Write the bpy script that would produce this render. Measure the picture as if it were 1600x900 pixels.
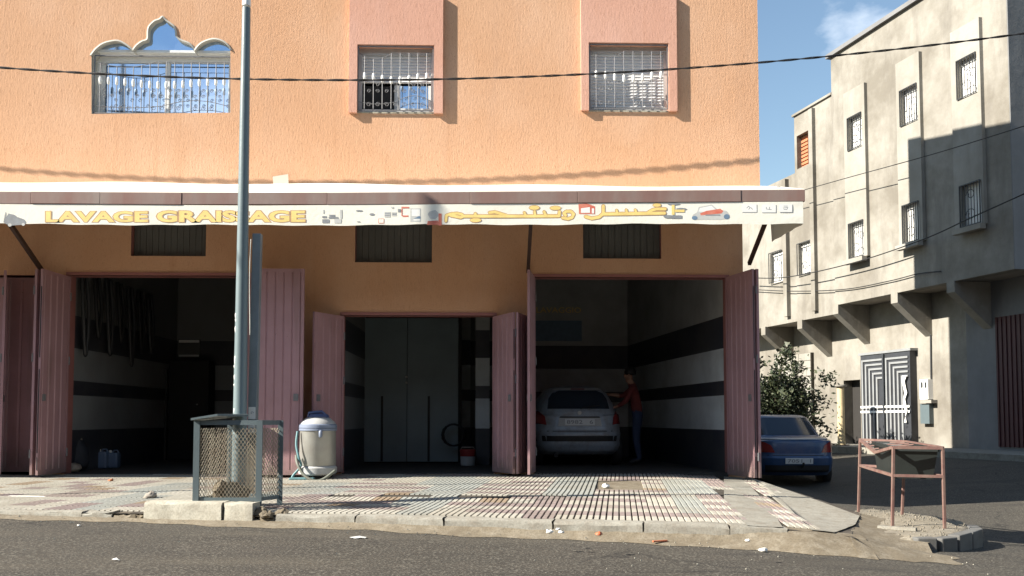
import bpy, bmesh, math, random
from math import radians, sin, cos, pi, tan, sqrt
from mathutils import Vector, Matrix
from mathutils.geometry import tessellate_polygon

for o in list(bpy.data.objects):
    bpy.data.objects.remove(o, do_unlink=True)
SC = bpy.context.scene
COL = SC.collection
rnd = random.Random(7)

# ------------------------------------------------------------------ camera, sky, sun, exposure
CAM = Vector((0.0, -13.5, 0.84))
YAW, PITCH, FPX = radians(1.406), radians(3.0), 1385.0
cd = bpy.data.cameras.new('camera')
cam = bpy.data.objects.new('camera', cd)
COL.objects.link(cam)
cam.location = CAM
cam.rotation_euler = (radians(90) + PITCH, 0, -YAW)
cd.sensor_fit = 'HORIZONTAL'
cd.sensor_width = 36
cd.lens = 36 * FPX / 1600
SHIFT = ((655 - 450) / FPX - tan(PITCH)) * FPX / 1600
cd.shift_y = SHIFT
cd.clip_start = 0.05
cd.clip_end = 3000
SC.camera = cam

SUN_DIR = Vector((3.6, 1.0, -2.45)).normalized()          # the way the light travels
elev = math.asin(-SUN_DIR.z)
W = bpy.data.worlds.new('World')
SC.world = W
W.use_nodes = True
wn, wl = W.node_tree.nodes, W.node_tree.links
wn.clear()
wo = wn.new('ShaderNodeOutputWorld')
bg = wn.new('ShaderNodeBackground')
bg.inputs['Strength'].default_value = 0.060
sky = wn.new('ShaderNodeTexSky')
sky.sky_type = 'NISHITA'
sky.sun_disc = False
sky.sun_elevation = elev
sky.sun_rotation = math.atan2(-SUN_DIR.x, -SUN_DIR.y)
sky.altitude = 300
sky.air_density = 1.5
sky.dust_density = 0.1
sky.ozone_density = 2.5
tc = wn.new('ShaderNodeTexCoord')
mp = wn.new('ShaderNodeMapping')
mp.inputs['Scale'].default_value = (1.0, 1.0, 1.9)
mp.inputs['Location'].default_value = (1.35, 0.1, 0.32)
nz = wn.new('ShaderNodeTexNoise')
nz.inputs['Scale'].default_value = 3.2
nz.inputs['Detail'].default_value = 7
nz.inputs['Roughness'].default_value = 0.55
cr = wn.new('ShaderNodeValToRGB')
cr.color_ramp.elements[0].position = 0.53
cr.color_ramp.elements[0].color = (0, 0, 0, 1)
cr.color_ramp.elements[1].position = 0.72
cr.color_ramp.elements[1].color = (1, 1, 1, 1)
mx = wn.new('ShaderNodeMix')
mx.data_type = 'RGBA'
mx.inputs['B'].default_value = (9.5, 9.9, 10.5, 1)
wl.new(tc.outputs['Generated'], mp.inputs['Vector'])
wl.new(mp.outputs['Vector'], nz.inputs['Vector'])
wl.new(nz.outputs['Fac'], cr.inputs['Fac'])
wl.new(cr.outputs['Color'], mx.inputs['Factor'])
wl.new(sky.outputs['Color'], mx.inputs['A'])
wl.new(mx.outputs['Result'], bg.inputs['Color'])
wl.new(bg.outputs['Background'], wo.inputs['Surface'])

sl = bpy.data.lights.new('sun', 'SUN')
sl.energy = 5.0
sl.angle = radians(0.5)
sl.color = (1.0, 0.93, 0.82)
sun = bpy.data.objects.new('sun', sl)
COL.objects.link(sun)
sun.rotation_euler = SUN_DIR.to_track_quat('-Z', 'Y').to_euler()
sun.location = (-30, -20, 30)

SC.view_settings.view_transform = 'Standard'
SC.view_settings.look = 'None'
SC.view_settings.gamma = 1
SC.view_settings.use_curve_mapping = False
SC.view_settings.exposure = 1.48

# ------------------------------------------------------------------ measuring helpers (photo pixel -> point on a plane of the place)
FW = Vector((sin(YAW) * cos(PITCH), cos(YAW) * cos(PITCH), sin(PITCH)))
RT = Vector((cos(YAW), -sin(YAW), 0))
UP = RT.cross(FW)


def ray(px, py):
    return FW + RT * ((px - 800) / FPX) + UP * ((450 - py) / FPX + SHIFT * 1600 / FPX)


def at(px, py, Y):
    r = ray(px, py)
    return CAM + r * ((Y - CAM.y) / r.y)


def atz(px, py, Z):
    r = ray(px, py)
    return CAM + r * ((Z - CAM.z) / r.z)


# ------------------------------------------------------------------ mesh helpers
ORIG = {}


class MB:
    def __init__(self):
        self.v, self.f, self.m = [], [], []

    def add(self, vs, fs, mi=0):
        b = len(self.v)
        self.v += [Vector(p) for p in vs]
        self.f += [tuple(b + i for i in f) for f in fs]
        self.m += [mi] * len(fs)
        return self

    def box(self, a, b, mi=0):
        x0, x1 = sorted((a[0], b[0])); y0, y1 = sorted((a[1], b[1])); z0, z1 = sorted((a[2], b[2]))
        vs = [(x0, y0, z0), (x1, y0, z0), (x1, y1, z0), (x0, y1, z0), (x0, y0, z1), (x1, y0, z1), (x1, y1, z1), (x0, y1, z1)]
        return self.add(vs, [(0, 3, 2, 1), (4, 5, 6, 7), (0, 1, 5, 4), (1, 2, 6, 5), (2, 3, 7, 6), (3, 0, 4, 7)], mi)

    def obox(self, c, ax, ay, az, mi=0):
        c, ax, ay, az = Vector(c), Vector(ax), Vector(ay), Vector(az)
        vs = [c + ax * i + ay * j + az * k for k in (-1, 1) for (i, j) in ((-1, -1), (1, -1), (1, 1), (-1, 1))]
        return self.add(vs, [(0, 3, 2, 1), (4, 5, 6, 7), (0, 1, 5, 4), (1, 2, 6, 5), (2, 3, 7, 6), (3, 0, 4, 7)], mi)

    def bar(self, p, q, w, h=None, mi=0, up=(0, 0, 1)):
        p, q = Vector(p), Vector(q)
        d = (q - p)
        L = d.length
        d.normalize()
        u = Vector(up)
        if abs(d.dot(u)) > 0.98:
            u = Vector((0, 1, 0))
        s = d.cross(u).normalized()
        u = s.cross(d).normalized()
        h = h or w
        return self.obox((p + q) / 2, s * w / 2, d * L / 2, u * h / 2, mi)

    def tube(self, pts, r, n=8, mi=0, cap=True):
        pts = [Vector(p) for p in pts]
        rs = r if isinstance(r, (list, tuple)) else [r] * len(pts)
        b = len(self.v)
        ref = None
        for i, p in enumerate(pts):
            d = (pts[min(i + 1, len(pts) - 1)] - pts[max(i - 1, 0)]).normalized()
            if ref is None:
                ref = Vector((0, 0, 1)) if abs(d.z) < 0.9 else Vector((1, 0, 0))
            s = d.cross(ref).normalized()
            ref = s.cross(d).normalized()
            for k in range(n):
                a = 2 * pi * k / n
                self.v.append(p + (s * cos(a) + ref * sin(a)) * rs[i])
        for i in range(len(pts) - 1):
            for k in range(n):
                self.f.append((b + i * n + k, b + i * n + (k + 1) % n, b + (i + 1) * n + (k + 1) % n, b + (i + 1) * n + k))
                self.m.append(mi)
        if cap:
            self.f.append(tuple(b + k for k in range(n))[::-1]); self.m.append(mi)
            self.f.append(tuple(b + (len(pts) - 1) * n + k for k in range(n))); self.m.append(mi)
        return self

    def lathe(self, c, prof, n=24, mi=0, axis=(0, 0, 1)):
        c = Vector(c)
        ax = Vector(axis).normalized()
        u = ax.orthogonal().normalized()
        w = ax.cross(u)
        b = len(self.v)
        for (r, h) in prof:
            for k in range(n):
                a = 2 * pi * k / n
                self.v.append(c + ax * h + (u * cos(a) + w * sin(a)) * r)
        for i in range(len(prof) - 1):
            for k in range(n):
                self.f.append((b + i * n + k, b + i * n + (k + 1) % n, b + (i + 1) * n + (k + 1) % n, b + (i + 1) * n + k))
                self.m.append(mi)
        self.f.append(tuple(b + k for k in range(n))[::-1]); self.m.append(mi)
        self.f.append(tuple(b + (len(prof) - 1) * n + k for k in range(n))); self.m.append(mi)
        return self

    def prism(self, poly, ext, mi=0, holes=(), back=True, hole_mi=None):
        """poly: list of 3D points (planar); ext: extrusion vector (0 for a sheet); holes: lists of points"""
        ext = Vector(ext)
        loops = [[Vector(p) for p in poly]] + [[Vector(p) for p in h] for h in holes]
        tris = tessellate_polygon(loops)
        flat = [p for l in loops for p in l]
        b = len(self.v)
        self.v += flat
        for t in tris:
            self.f.append(tuple(b + i for i in t)); self.m.append(mi)
        if ext.length > 0:
            b2 = len(self.v)
            self.v += [p + ext for p in flat]
            if back:
                for t in tris:
                    self.f.append(tuple(b2 + i for i in reversed(t))); self.m.append(mi)
            k = 0
            for li, l in enumerate(loops):
                n = len(l)
                if li and hole_mi:
                    mi = hole_mi[li - 1]
                for i in range(n):
                    j = (i + 1) % n
                    self.f.append((b + k + i, b + k + j, b2 + k + j, b2 + k + i)); self.m.append(mi)
                k += n
        return self

    def build(self, name, mats, parent=None, origin=None, smooth=False, bevel=0, auto=None, recalc=True):
        me = bpy.data.meshes.new(name)
        if origin is None:
            origin = ORIG.get(parent.name, Vector((0, 0, 0))) if parent else Vector((0, 0, 0))
        origin = Vector(origin)
        me.from_pydata([p - origin for p in self.v], [], self.f)
        for m in (mats if isinstance(mats, (list, tuple)) else [mats]):
            me.materials.append(m)
        for p, mi in zip(me.polygons, self.m):
            p.material_index = mi
        if recalc or bevel:
            bm = bmesh.new()
            bm.from_mesh(me)
            if recalc:
                bmesh.ops.recalc_face_normals(bm, faces=bm.faces)
            if bevel:
                bmesh.ops.remove_doubles(bm, verts=bm.verts, dist=1e-5)
                es = [e for e in bm.edges if len(e.link_faces) == 2 and e.calc_face_angle(0) > 0.5]
                bmesh.ops.bevel(bm, geom=es, offset=bevel, segments=2, affect='EDGES', profile=0.5)
            bm.to_mesh(me)
            bm.free()
        if smooth:
            me.shade_smooth()
        if auto:
            me.shade_smooth()
            me.set_sharp_from_angle(angle=radians(auto))
        o = bpy.data.objects.new(name, me)
        COL.objects.link(o)
        if parent:
            o.parent = parent
            o.location = (0, 0, 0)
            ORIG[o.name] = origin
        else:
            o.location = origin
            ORIG[o.name] = origin
        return o


def tag(o, label=None, cat=None, group=None, kind=None):
    for k, v in (('label', label), ('category', cat), ('group', group), ('kind', kind)):
        if v:
            o[k] = v
    return o


def thing(name, loc, label, cat, group=None):
    o = bpy.data.objects.new(name, None)
    o.empty_display_size = 0.2
    COL.objects.link(o)
    o.location = loc
    ORIG[o.name] = Vector(loc)
    return tag(o, label, cat, group)


# ------------------------------------------------------------------ materials
MATS = {}


def base_mat(name):
    m = bpy.data.materials.new(name)
    m.use_nodes = True
    nt = m.node_tree
    b = nt.nodes['Principled BSDF']
    MATS[name] = m
    return m, nt.nodes, nt.links, b


def noise(n, l, scale, detail=4, rough=0.55, sc=(1, 1, 1), coord='Object', rot=(0, 0, 0)):
    t = n.new('ShaderNodeTexCoord')
    mpn = n.new('ShaderNodeMapping')
    mpn.inputs['Scale'].default_value = sc
    mpn.inputs['Rotation'].default_value = rot
    q = n.new('ShaderNodeTexNoise')
    q.inputs['Scale'].default_value = scale
    q.inputs['Detail'].default_value = detail
    q.inputs['Roughness'].default_value = rough
    l.new(t.outputs[coord], mpn.inputs['Vector'])
    l.new(mpn.outputs['Vector'], q.inputs['Vector'])
    return q.outputs['Fac']


def ramp(n, l, fac, stops, interp='LINEAR'):
    r = n.new('ShaderNodeValToRGB')
    r.color_ramp.interpolation = interp
    e = r.color_ramp.elements
    while len(e) < len(stops):
        e.new(0.5)
    for i, (p, c) in enumerate(stops):
        e[i].position = p
        e[i].color = (c[0], c[1], c[2], 1) if not isinstance(c, (int, float)) else (c, c, c, 1)
    l.new(fac, r.inputs['Fac'])
    return r.outputs['Color']


def mixc(n, l, fac, a, b, mode='MIX'):
    m = n.new('ShaderNodeMix')
    m.data_type = 'RGBA'
    m.blend_type = mode
    for s, val in (('Factor', fac), ('A', a), ('B', b)):
        if hasattr(val, 'is_linked') or hasattr(val, 'links'):
            l.new(val, m.inputs[s])
        elif s == 'Factor':
            m.inputs[s].default_value = val
        else:
            m.inputs[s].default_value = (val[0], val[1], val[2], 1)
    return m.outputs['Result']


def bump(n, l, h, strength, dist, b, prev=None):
    k = n.new('ShaderNodeBump')
    k.inputs['Strength'].default_value = strength
    k.inputs['Distance'].default_value = dist
    l.new(h, k.inputs['Height'])
    if prev:
        l.new(prev, k.inputs['Normal'])
    l.new(k.outputs['Normal'], b.inputs['Normal'])
    return k.outputs['Normal']


def dirty(name, col, rough=0.6, var=0.25, scale=3.0, metal=0.0, fine=60, bumpd=0.002, tint=None, spec=0.5, sc=(1, 1, 1), stretch=None):
    """paint, plaster, plastic or metal with uneven tone, fine grain and light relief"""
    m, n, l, b = base_mat(name)
    f1 = noise(n, l, scale, 5, 0.6, sc)
    t = tint or (col[0] * 0.6, col[1] * 0.55, col[2] * 0.5)
    c1 = mixc(n, l, ramp(n, l, f1, [(0.35, 0.0), (0.75, var * 2)]), col, t)
    f2 = noise(n, l, fine, 3, 0.6)
    c2 = mixc(n, l, ramp(n, l, f2, [(0.3, 0.0), (0.8, var * 0.6)]), c1, (col[0] * 0.75, col[1] * 0.75, col[2] * 0.75))
    l.new(c2, b.inputs['Base Color'])
    b.inputs['Roughness'].default_value = rough
    b.inputs['Metallic'].default_value = metal
    b.inputs['Specular IOR Level'].default_value = spec
    if bumpd:
        bump(n, l, f2, 0.5, bumpd, b)
    return m


def stucco(name, col, dark, grain=1.0):
    """scratched render: vertical runs of grit that catch the raking sun"""
    m, n, l, b = base_mat(name)
    big = noise(n, l, 0.55, 4, 0.6)
    run = noise(n, l, 36, 6, 0.78, (1.0, 1.0, 0.3))
    run2 = noise(n, l, 85, 3, 0.6, (1.0, 1.0, 0.35))
    grit = noise(n, l, 150, 2, 0.5)
    c = mixc(n, l, ramp(n, l, big, [(0.3, 0.0), (0.75, 0.75)]), col, dark)
    c = mixc(n, l, ramp(n, l, run, [(0.55, 0.0), (0.70, 0.6)]), c, (col[0] * 0.55, col[1] * 0.47, col[2] * 0.4))
    streak = noise(n, l, 3.5, 3, 0.6, (1, 1, 0.08))
    c = mixc(n, l, ramp(n, l, streak, [(0.55, 0.0), (0.8, 0.25)]), c, (col[0] * 0.8, col[1] * 0.85, col[2] * 0.95))
    patchn = noise(n, l, 1.1, 5, 0.6, (1, 1, 0.6))
    c = mixc(n, l, ramp(n, l, patchn, [(0.50, 0.0), (0.72, 0.4)]), c, (min(1, col[0] * 1.12), min(1, col[1] * 1.22), min(1, col[2] * 1.35)))
    rain = noise(n, l, 5.5, 4, 0.65, (1, 1, 0.045))
    c = mixc(n, l, ramp(n, l, rain, [(0.58, 0.0), (0.78, 0.45)]), c, (col[0] * 0.78, col[1] * 0.70, col[2] * 0.62))
    spk = noise(n, l, 120, 2, 0.5, (1, 1, 0.45))
    c = mixc(n, l, ramp(n, l, spk, [(0.60, 0.0), (0.72, 0.5)]), c, (col[0] * 0.5, col[1] * 0.42, col[2] * 0.35))
    l.new(c, b.inputs['Base Color'])
    b.inputs['Roughness'].default_value = 0.92
    b.inputs['Specular IOR Level'].default_value = 0.15
    k = bump(n, l, run, 0.55 * grain, 0.010, b)
    k = bump(n, l, run2, 0.4 * grain, 0.005, b, k)
    bump(n, l, grit, 0.3 * grain, 0.0025, b, k)
    return m


def plaster(name, col, stain, patch, amt=0.6):
    m, n, l, b = base_mat(name)
    big = noise(n, l, 0.5, 6, 0.65)
    run = noise(n, l, 1.6, 5, 0.65, (1.0, 1.0, 0.22))
    med = noise(n, l, 4.5, 5, 0.6)
    fine = noise(n, l, 45, 3, 0.6)
    c = mixc(n, l, ramp(n, l, big, [(0.42, 0.0), (0.62, amt)]), col, stain)
    c = mixc(n, l, ramp(n, l, run, [(0.5, 0.0), (0.75, amt * 0.8)]), c, patch)
    c = mixc(n, l, ramp(n, l, med, [(0.45, 0.0), (0.8, amt * 0.5)]), c, (col[0] * 0.7, col[1] * 0.68, col[2] * 0.64))
    l.new(c, b.inputs['Base Color'])
    b.inputs['Roughness'].default_value = 0.93
    b.inputs['Specular IOR Level'].default_value = 0.2
    k = bump(n, l, med, 0.4, 0.02, b)
    bump(n, l, fine, 0.4, 0.004, b, k)
    return m


M = {}
M['orange'] = stucco('orange_stucco', (0.62, 0.375, 0.235), (0.57, 0.315, 0.175))
M['pinkst'] = stucco('pink_stucco', (0.61, 0.355, 0.265), (0.56, 0.295, 0.21), 0.8)
M['cream'] = dirty('cream_plaster', (0.50, 0.49, 0.44), 0.85, 0.2, 4)
M['bldg'] = plaster('beige_plaster', (0.275, 0.26, 0.228), (0.165, 0.15, 0.125), (0.135, 0.122, 0.105), 0.95)
M['bldg_light'] = plaster('pale_plaster', (0.31, 0.297, 0.265), (0.235, 0.22, 0.19), (0.19, 0.175, 0.15), 0.8)
M['grey_pl'] = plaster('grey_plaster', (0.20, 0.20, 0.20), (0.15, 0.15, 0.15), (0.12, 0.12, 0.125))  # plain grey render; on the far ground wall it stands in for shade
M['soffit'] = dirty('soffit_concrete', (0.30, 0.27, 0.23), 0.95, 0.3, 2)
def doorpaint():
    m, n, l, b = base_mat('rose_paint')
    f1 = noise(n, l, 1.7, 5, 0.6)
    c = mixc(n, l, ramp(n, l, f1, [(0.35, 0.0), (0.7, 0.8)]), (0.37, 0.215, 0.235), (0.295, 0.165, 0.175))
    run_ = noise(n, l, 7, 4, 0.65, (1, 1, 0.07))
    c = mixc(n, l, ramp(n, l, run_, [(0.56, 0.0), (0.75, 0.5)]), c, (0.17, 0.10, 0.085))
    chip = noise(n, l, 22, 5, 0.7)
    c = mixc(n, l, ramp(n, l, chip, [(0.67, 0.0), (0.72, 0.85)]), c, (0.13, 0.085, 0.07))
    g = n.new('ShaderNodeNewGeometry'); sx = n.new('ShaderNodeSeparateXYZ')
    l.new(g.outputs['Position'], sx.inputs[0])
    ad = n.new('ShaderNodeMath'); ad.operation = 'ADD'
    sp_ = n.new('ShaderNodeMath'); sp_.operation = 'MULTIPLY'; sp_.inputs[1].default_value = 0.9
    l.new(noise(n, l, 9, 4, 0.7, (1, 1, 0.5)), sp_.inputs[0])
    l.new(sx.outputs['Z'], ad.inputs[0]); l.new(sp_.outputs[0], ad.inputs[1])
    c = mixc(n, l, ramp(n, l, ad.outputs[0], [(0.40, 0.75), (0.85, 0.0)]), c, (0.15, 0.12, 0.10))
    l.new(c, b.inputs['Base Color'])
    b.inputs['Roughness'].default_value = 0.5
    dent = noise(n, l, 2.6, 2, 0.5)
    k = bump(n, l, dent, 0.35, 0.03, b)
    bump(n, l, chip, 0.2, 0.002, b, k)
    return m


M['door'] = doorpaint()
M['doorframe'] = dirty('rose_frame_paint', (0.34, 0.14, 0.13), 0.5, 0.25, 3, tint=(0.2, 0.08, 0.06))
M['brown'] = dirty('brown_beam_paint', (0.25, 0.19, 0.165), 0.6, 0.5, 2.6, tint=(0.20, 0.085, 0.065), sc=(1, 1, 0.25), fine=14)
M['strut'] = dirty('dark_brown_paint', (0.07, 0.04, 0.033), 0.6, 0.3, 4)
M['sheet'] = dirty('white_sheet', (0.80, 0.77, 0.68), 0.4, 0.08, 1.2, tint=(0.6, 0.55, 0.45))
M['banner'] = dirty('banner_vinyl', (0.84, 0.82, 0.72), 0.55, 0.14, 1.4, fine=25, bumpd=0.004, tint=(0.62, 0.55, 0.40))
M['yellow'] = dirty('yellow_print', (0.88, 0.68, 0.24), 0.6, 0.3, 6, bumpd=0)
M['printb'] = dirty('brown_print', (0.50, 0.30, 0.15), 0.6, 0.1, 6, bumpd=0)
M['printg'] = dirty('grey_print', (0.26, 0.28, 0.30), 0.6, 0.3, 12, bumpd=0)
M['printlg'] = dirty('pale_grey_print', (0.55, 0.56, 0.54), 0.6, 0.2, 12, bumpd=0)
M['printr'] = dirty('red_print', (0.60, 0.14, 0.09), 0.6, 0.3, 10, bumpd=0, tint=(0.7, 0.35, 0.25))
M['printbl'] = dirty('blue_print', (0.16, 0.25, 0.36), 0.6, 0.3, 10, bumpd=0)
M['prinw'] = dirty('white_print', (0.82, 0.82, 0.78), 0.6, 0.08, 8, bumpd=0)
M['alu'] = dirty('grey_aluminium', (0.50, 0.50, 0.49), 0.45, 0.1, 5, metal=0.2, bumpd=0)
M['white'] = dirty('white_paint', (0.80, 0.80, 0.77), 0.5, 0.1, 5)
M['shut'] = dirty('shutter_grey', (0.66, 0.66, 0.66), 0.55, 0.15, 3, bumpd=0.0006)
M['iron'] = dirty('wrought_iron_grey', (0.16, 0.16, 0.17), 0.5, 0.25, 20)
M['irond'] = dirty('dark_iron', (0.035, 0.037, 0.04), 0.5, 0.3, 20)
M['darkin'] = dirty('dark_interior', (0.02, 0.018, 0.016), 0.8, 0.2, 4)
M['transom'] = dirty('transom_grey', (0.10, 0.105, 0.10), 0.6, 0.2, 3)
M['asphalt'] = None
M['black'] = dirty('black_rubber', (0.014, 0.014, 0.015), 0.65, 0.2, 10)
M['galv'] = dirty('grey_green_paint', (0.095, 0.125, 0.135), 0.42, 0.35, 5, fine=40, tint=(0.09, 0.115, 0.125))
M['pole'] = dirty('pole_paint', (0.15, 0.195, 0.205), 0.38, 0.3, 4, fine=30, tint=(0.11, 0.15, 0.165), sc=(1, 1, 0.3))
M['mesh'] = dirty('bin_mesh', (0.30, 0.27, 0.20), 0.6, 0.4, 8, tint=(0.16, 0.10, 0.06))
M['post'] = dirty('zinc_post', (0.23, 0.27, 0.29), 0.45, 0.3, 4, metal=0.3)
M['paper'] = dirty('white_paper', (0.80, 0.79, 0.74), 0.8, 0.15, 10)
M['tank'] = dirty('brushed_tank', (0.36, 0.36, 0.335), 0.42, 0.25, 5, metal=0.35, fine=80, bumpd=0.0005)
M['vgrey'] = dirty('pale_plastic', (0.42, 0.43, 0.43), 0.5, 0.2, 5)
M['vblue'] = dirty('blue_plastic', (0.06, 0.09, 0.20), 0.4, 0.15, 5)
M['vgb'] = dirty('grey_blue_plastic', (0.20, 0.24, 0.33), 0.45, 0.15, 5)
M['hose'] = dirty('hose_grey_green', (0.13, 0.14, 0.115), 0.6, 0.2, 10)
M['teal'] = dirty('teal_hose', (0.10, 0.22, 0.24), 0.5, 0.2, 10)
M['rust'] = dirty('rusty_rack', (0.135, 0.065, 0.055), 0.75, 0.5, 9, tint=(0.20, 0.14, 0.11))
M['bingreen'] = dirty('dark_bin_plastic', (0.014, 0.019, 0.018), 0.55, 0.3, 5)
M['beige'] = dirty('beige_post', (0.55, 0.45, 0.27), 0.75, 0.25, 4)
M['steel'] = dirty('dark_steel_door', (0.035, 0.038, 0.045), 0.5, 0.3, 5)
M['steelpale'] = dirty('pale_strip', (0.24, 0.25, 0.255), 0.5, 0.2, 5)
M['redsh'] = dirty('dark_red_shutter', (0.07, 0.018, 0.02), 0.6, 0.3, 2)
M['terra'] = dirty('terracotta_panel', (0.42, 0.17, 0.08), 0.8, 0.3, 2)
M['block'] = dirty('dark_kerb_block', (0.12, 0.12, 0.115), 0.9, 0.35, 6)
M['skin'] = dirty('skin', (0.28, 0.15, 0.10), 0.5, 0.1, 8, bumpd=0)
M['hair'] = dirty('hair', (0.012, 0.010, 0.009), 0.6, 0.1, 30)
M['redtop'] = dirty('red_cloth', (0.13, 0.022, 0.02), 0.85, 0.2, 8)
M['jeans'] = dirty('blue_cloth', (0.022, 0.038, 0.085), 0.85, 0.2, 8)
M['bucket_r'] = dirty('red_plastic', (0.28, 0.03, 0.03), 0.45, 0.15, 6)
M['sack'] = dirty('dark_sack', (0.035, 0.038, 0.05), 0.8, 0.3, 8)
M['rag'] = dirty('pale_rag', (0.42, 0.36, 0.29), 0.9, 0.3, 10)
M['canb'] = dirty('blue_canister', (0.14, 0.20, 0.30), 0.4, 0.2, 6)
M['wood'] = dirty('red_brown_board', (0.10, 0.035, 0.03), 0.7, 0.3, 3)
M['innerdoor'] = dirty('grey_inner_door', (0.19, 0.25, 0.275), 0.5, 0.25, 1.5, fine=40)
M['leaf'] = None


def glass(name, col, metal, rough=0.06):
    m, n, l, b = base_mat(name)
    f = noise(n, l, 1.3, 3, 0.5)
    c = mixc(n, l, ramp(n, l, f, [(0.4, 0.0), (0.7, 0.6)]), col, (col[0] * 0.8, col[1] * 0.85, col[2] * 0.95))
    l.new(c, b.inputs['Base Color'])
    b.inputs['Metallic'].default_value = metal
    b.inputs['Roughness'].default_value = rough
    bump(n, l, noise(n, l, 1.1, 2, 0.5), 0.12, 0.02, b)
    return m


M['mirror'] = glass('reflective_glazing', (0.46, 0.58, 0.74), 0.9)
M['glassdark'] = glass('dark_glass', (0.03, 0.035, 0.04), 0.0, 0.08)
M['carglass'] = glass('car_glass', (0.025, 0.035, 0.05), 0.1, 0.12)


def carpaint(name, col, dirt=0.3, rough=0.3):
    m, n, l, b = base_mat(name)
    f = noise(n, l, 5, 6, 0.7)
    c = mixc(n, l, ramp(n, l, f, [(0.42, 0.0), (0.72, dirt)]), col, (0.16, 0.15, 0.14))
    l.new(c, b.inputs['Base Color'])
    l.new(ramp(n, l, f, [(0.3, rough), (0.8, rough + 0.35)]), b.inputs['Roughness'])
    b.inputs['Coat Weight'].default_value = 0.5
    b.inputs['Coat Roughness'].default_value = 0.15
    return m


M['carwhite'] = carpaint('foamy_pale_car_paint', (0.26, 0.31, 0.37), 0.9, 0.28)
M['carblue'] = carpaint('blue_car_paint', (0.010, 0.05, 0.14), 0.25, 0.28)
M['carlight'] = dirty('red_lamp', (0.22, 0.02, 0.02), 0.25, 0.1, 10, bumpd=0)
M['plate'] = dirty('number_plate', (0.62, 0.64, 0.64), 0.5, 0.1, 10, bumpd=0)


def asphalt():
    m, n, l, b = base_mat('asphalt')
    big = noise(n, l, 0.35, 5, 0.6)
    med = noise(n, l, 3.0, 5, 0.65, (0.6, 1, 1))
    grit = noise(n, l, 52, 3, 0.6)
    grit2 = noise(n, l, 150, 2, 0.5)
    c = mixc(n, l, ramp(n, l, big, [(0.35, 0.0), (0.7, 1.0)]), (0.036, 0.032, 0.026), (0.048, 0.043, 0.035))
    c = mixc(n, l, ramp(n, l, med, [(0.45, 0.0), (0.75, 0.6)]), c, (0.070, 0.060, 0.047))
    c = mixc(n, l, ramp(n, l, grit, [(0.52, 0.0), (0.62, 0.9)]), c, (0.15, 0.138, 0.112))
    c = mixc(n, l, ramp(n, l, grit2, [(0.3, 0.55), (0.5, 0.0)]), c, (0.028, 0.026, 0.024))
    oil = noise(n, l, 1.1, 4, 0.6, (0.5, 1.6, 1))
    c = mixc(n, l, ramp(n, l, oil, [(0.60, 0.0), (0.72, 0.55)]), c, (0.026, 0.024, 0.022))
    dust = noise(n, l, 0.8, 5, 0.65, (0.35, 1.4, 1))
    c = mixc(n, l, ramp(n, l, dust, [(0.52, 0.0), (0.75, 0.55)]), c, (0.095, 0.083, 0.063))
    tcv = n.new('ShaderNodeTexCoord')
    wv = n.new('ShaderNodeTexNoise'); wv.inputs['Scale'].default_value = 2.5; wv.inputs['Detail'].default_value = 4
    l.new(tcv.outputs['Object'], wv.inputs['Vector'])
    ad = n.new('ShaderNodeMixRGB'); ad.blend_type = 'ADD'; ad.inputs['Fac'].default_value = 0.35
    l.new(tcv.outputs['Object'], ad.inputs['Color1']); l.new(wv.outputs['Color'], ad.inputs['Color2'])
    vo = n.new('ShaderNodeTexVoronoi'); vo.feature = 'DISTANCE_TO_EDGE'; vo.inputs['Scale'].default_value = 0.55
    l.new(ad.outputs['Color'], vo.inputs['Vector'])
    ck = ramp(n, l, vo.outputs['Distance'], [(0.0, 1.0), (0.012, 0.0)])
    gate = ramp(n, l, noise(n, l, 0.6, 2, 0.5), [(0.54, 0.0), (0.62, 0.8)])
    mm = mixc(n, l, 1.0, ck, gate, 'MULTIPLY')
    c = mixc(n, l, mm, c, (0.016, 0.015, 0.014))
    l.new(c, b.inputs['Base Color'])
    b.inputs['Roughness'].default_value = 0.85
    b.inputs['Specular IOR Level'].default_value = 0.3
    k = bump(n, l, grit, 0.7, 0.008, b)
    bump(n, l, grit2, 0.5, 0.004, b, k)
    return m


M['asphalt'] = asphalt()


def rough_ground(name, c0, c1, c2, bd=0.03):
    m, n, l, b = base_mat(name)
    big = noise(n, l, 1.4, 6, 0.65)
    med = noise(n, l, 9, 5, 0.65)
    grit = noise(n, l, 60, 3, 0.6)
    c = mixc(n, l, ramp(n, l, big, [(0.35, 0.0), (0.65, 1.0)]), c0, c1)
    c = mixc(n, l, ramp(n, l, med, [(0.45, 0.0), (0.7, 0.8)]), c, c2)
    c = mixc(n, l, ramp(n, l, grit, [(0.3, 0.5), (0.55, 0.0)]), c, (c0[0] * 0.4, c0[1] * 0.4, c0[2] * 0.4))
    l.new(c, b.inputs['Base Color'])
    b.inputs['Roughness'].default_value = 0.95
    b.inputs['Specular IOR Level'].default_value = 0.2
    k = bump(n, l, med, 0.6, bd, b)
    bump(n, l, grit, 0.5, bd * 0.2, b, k)
    return m


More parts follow.
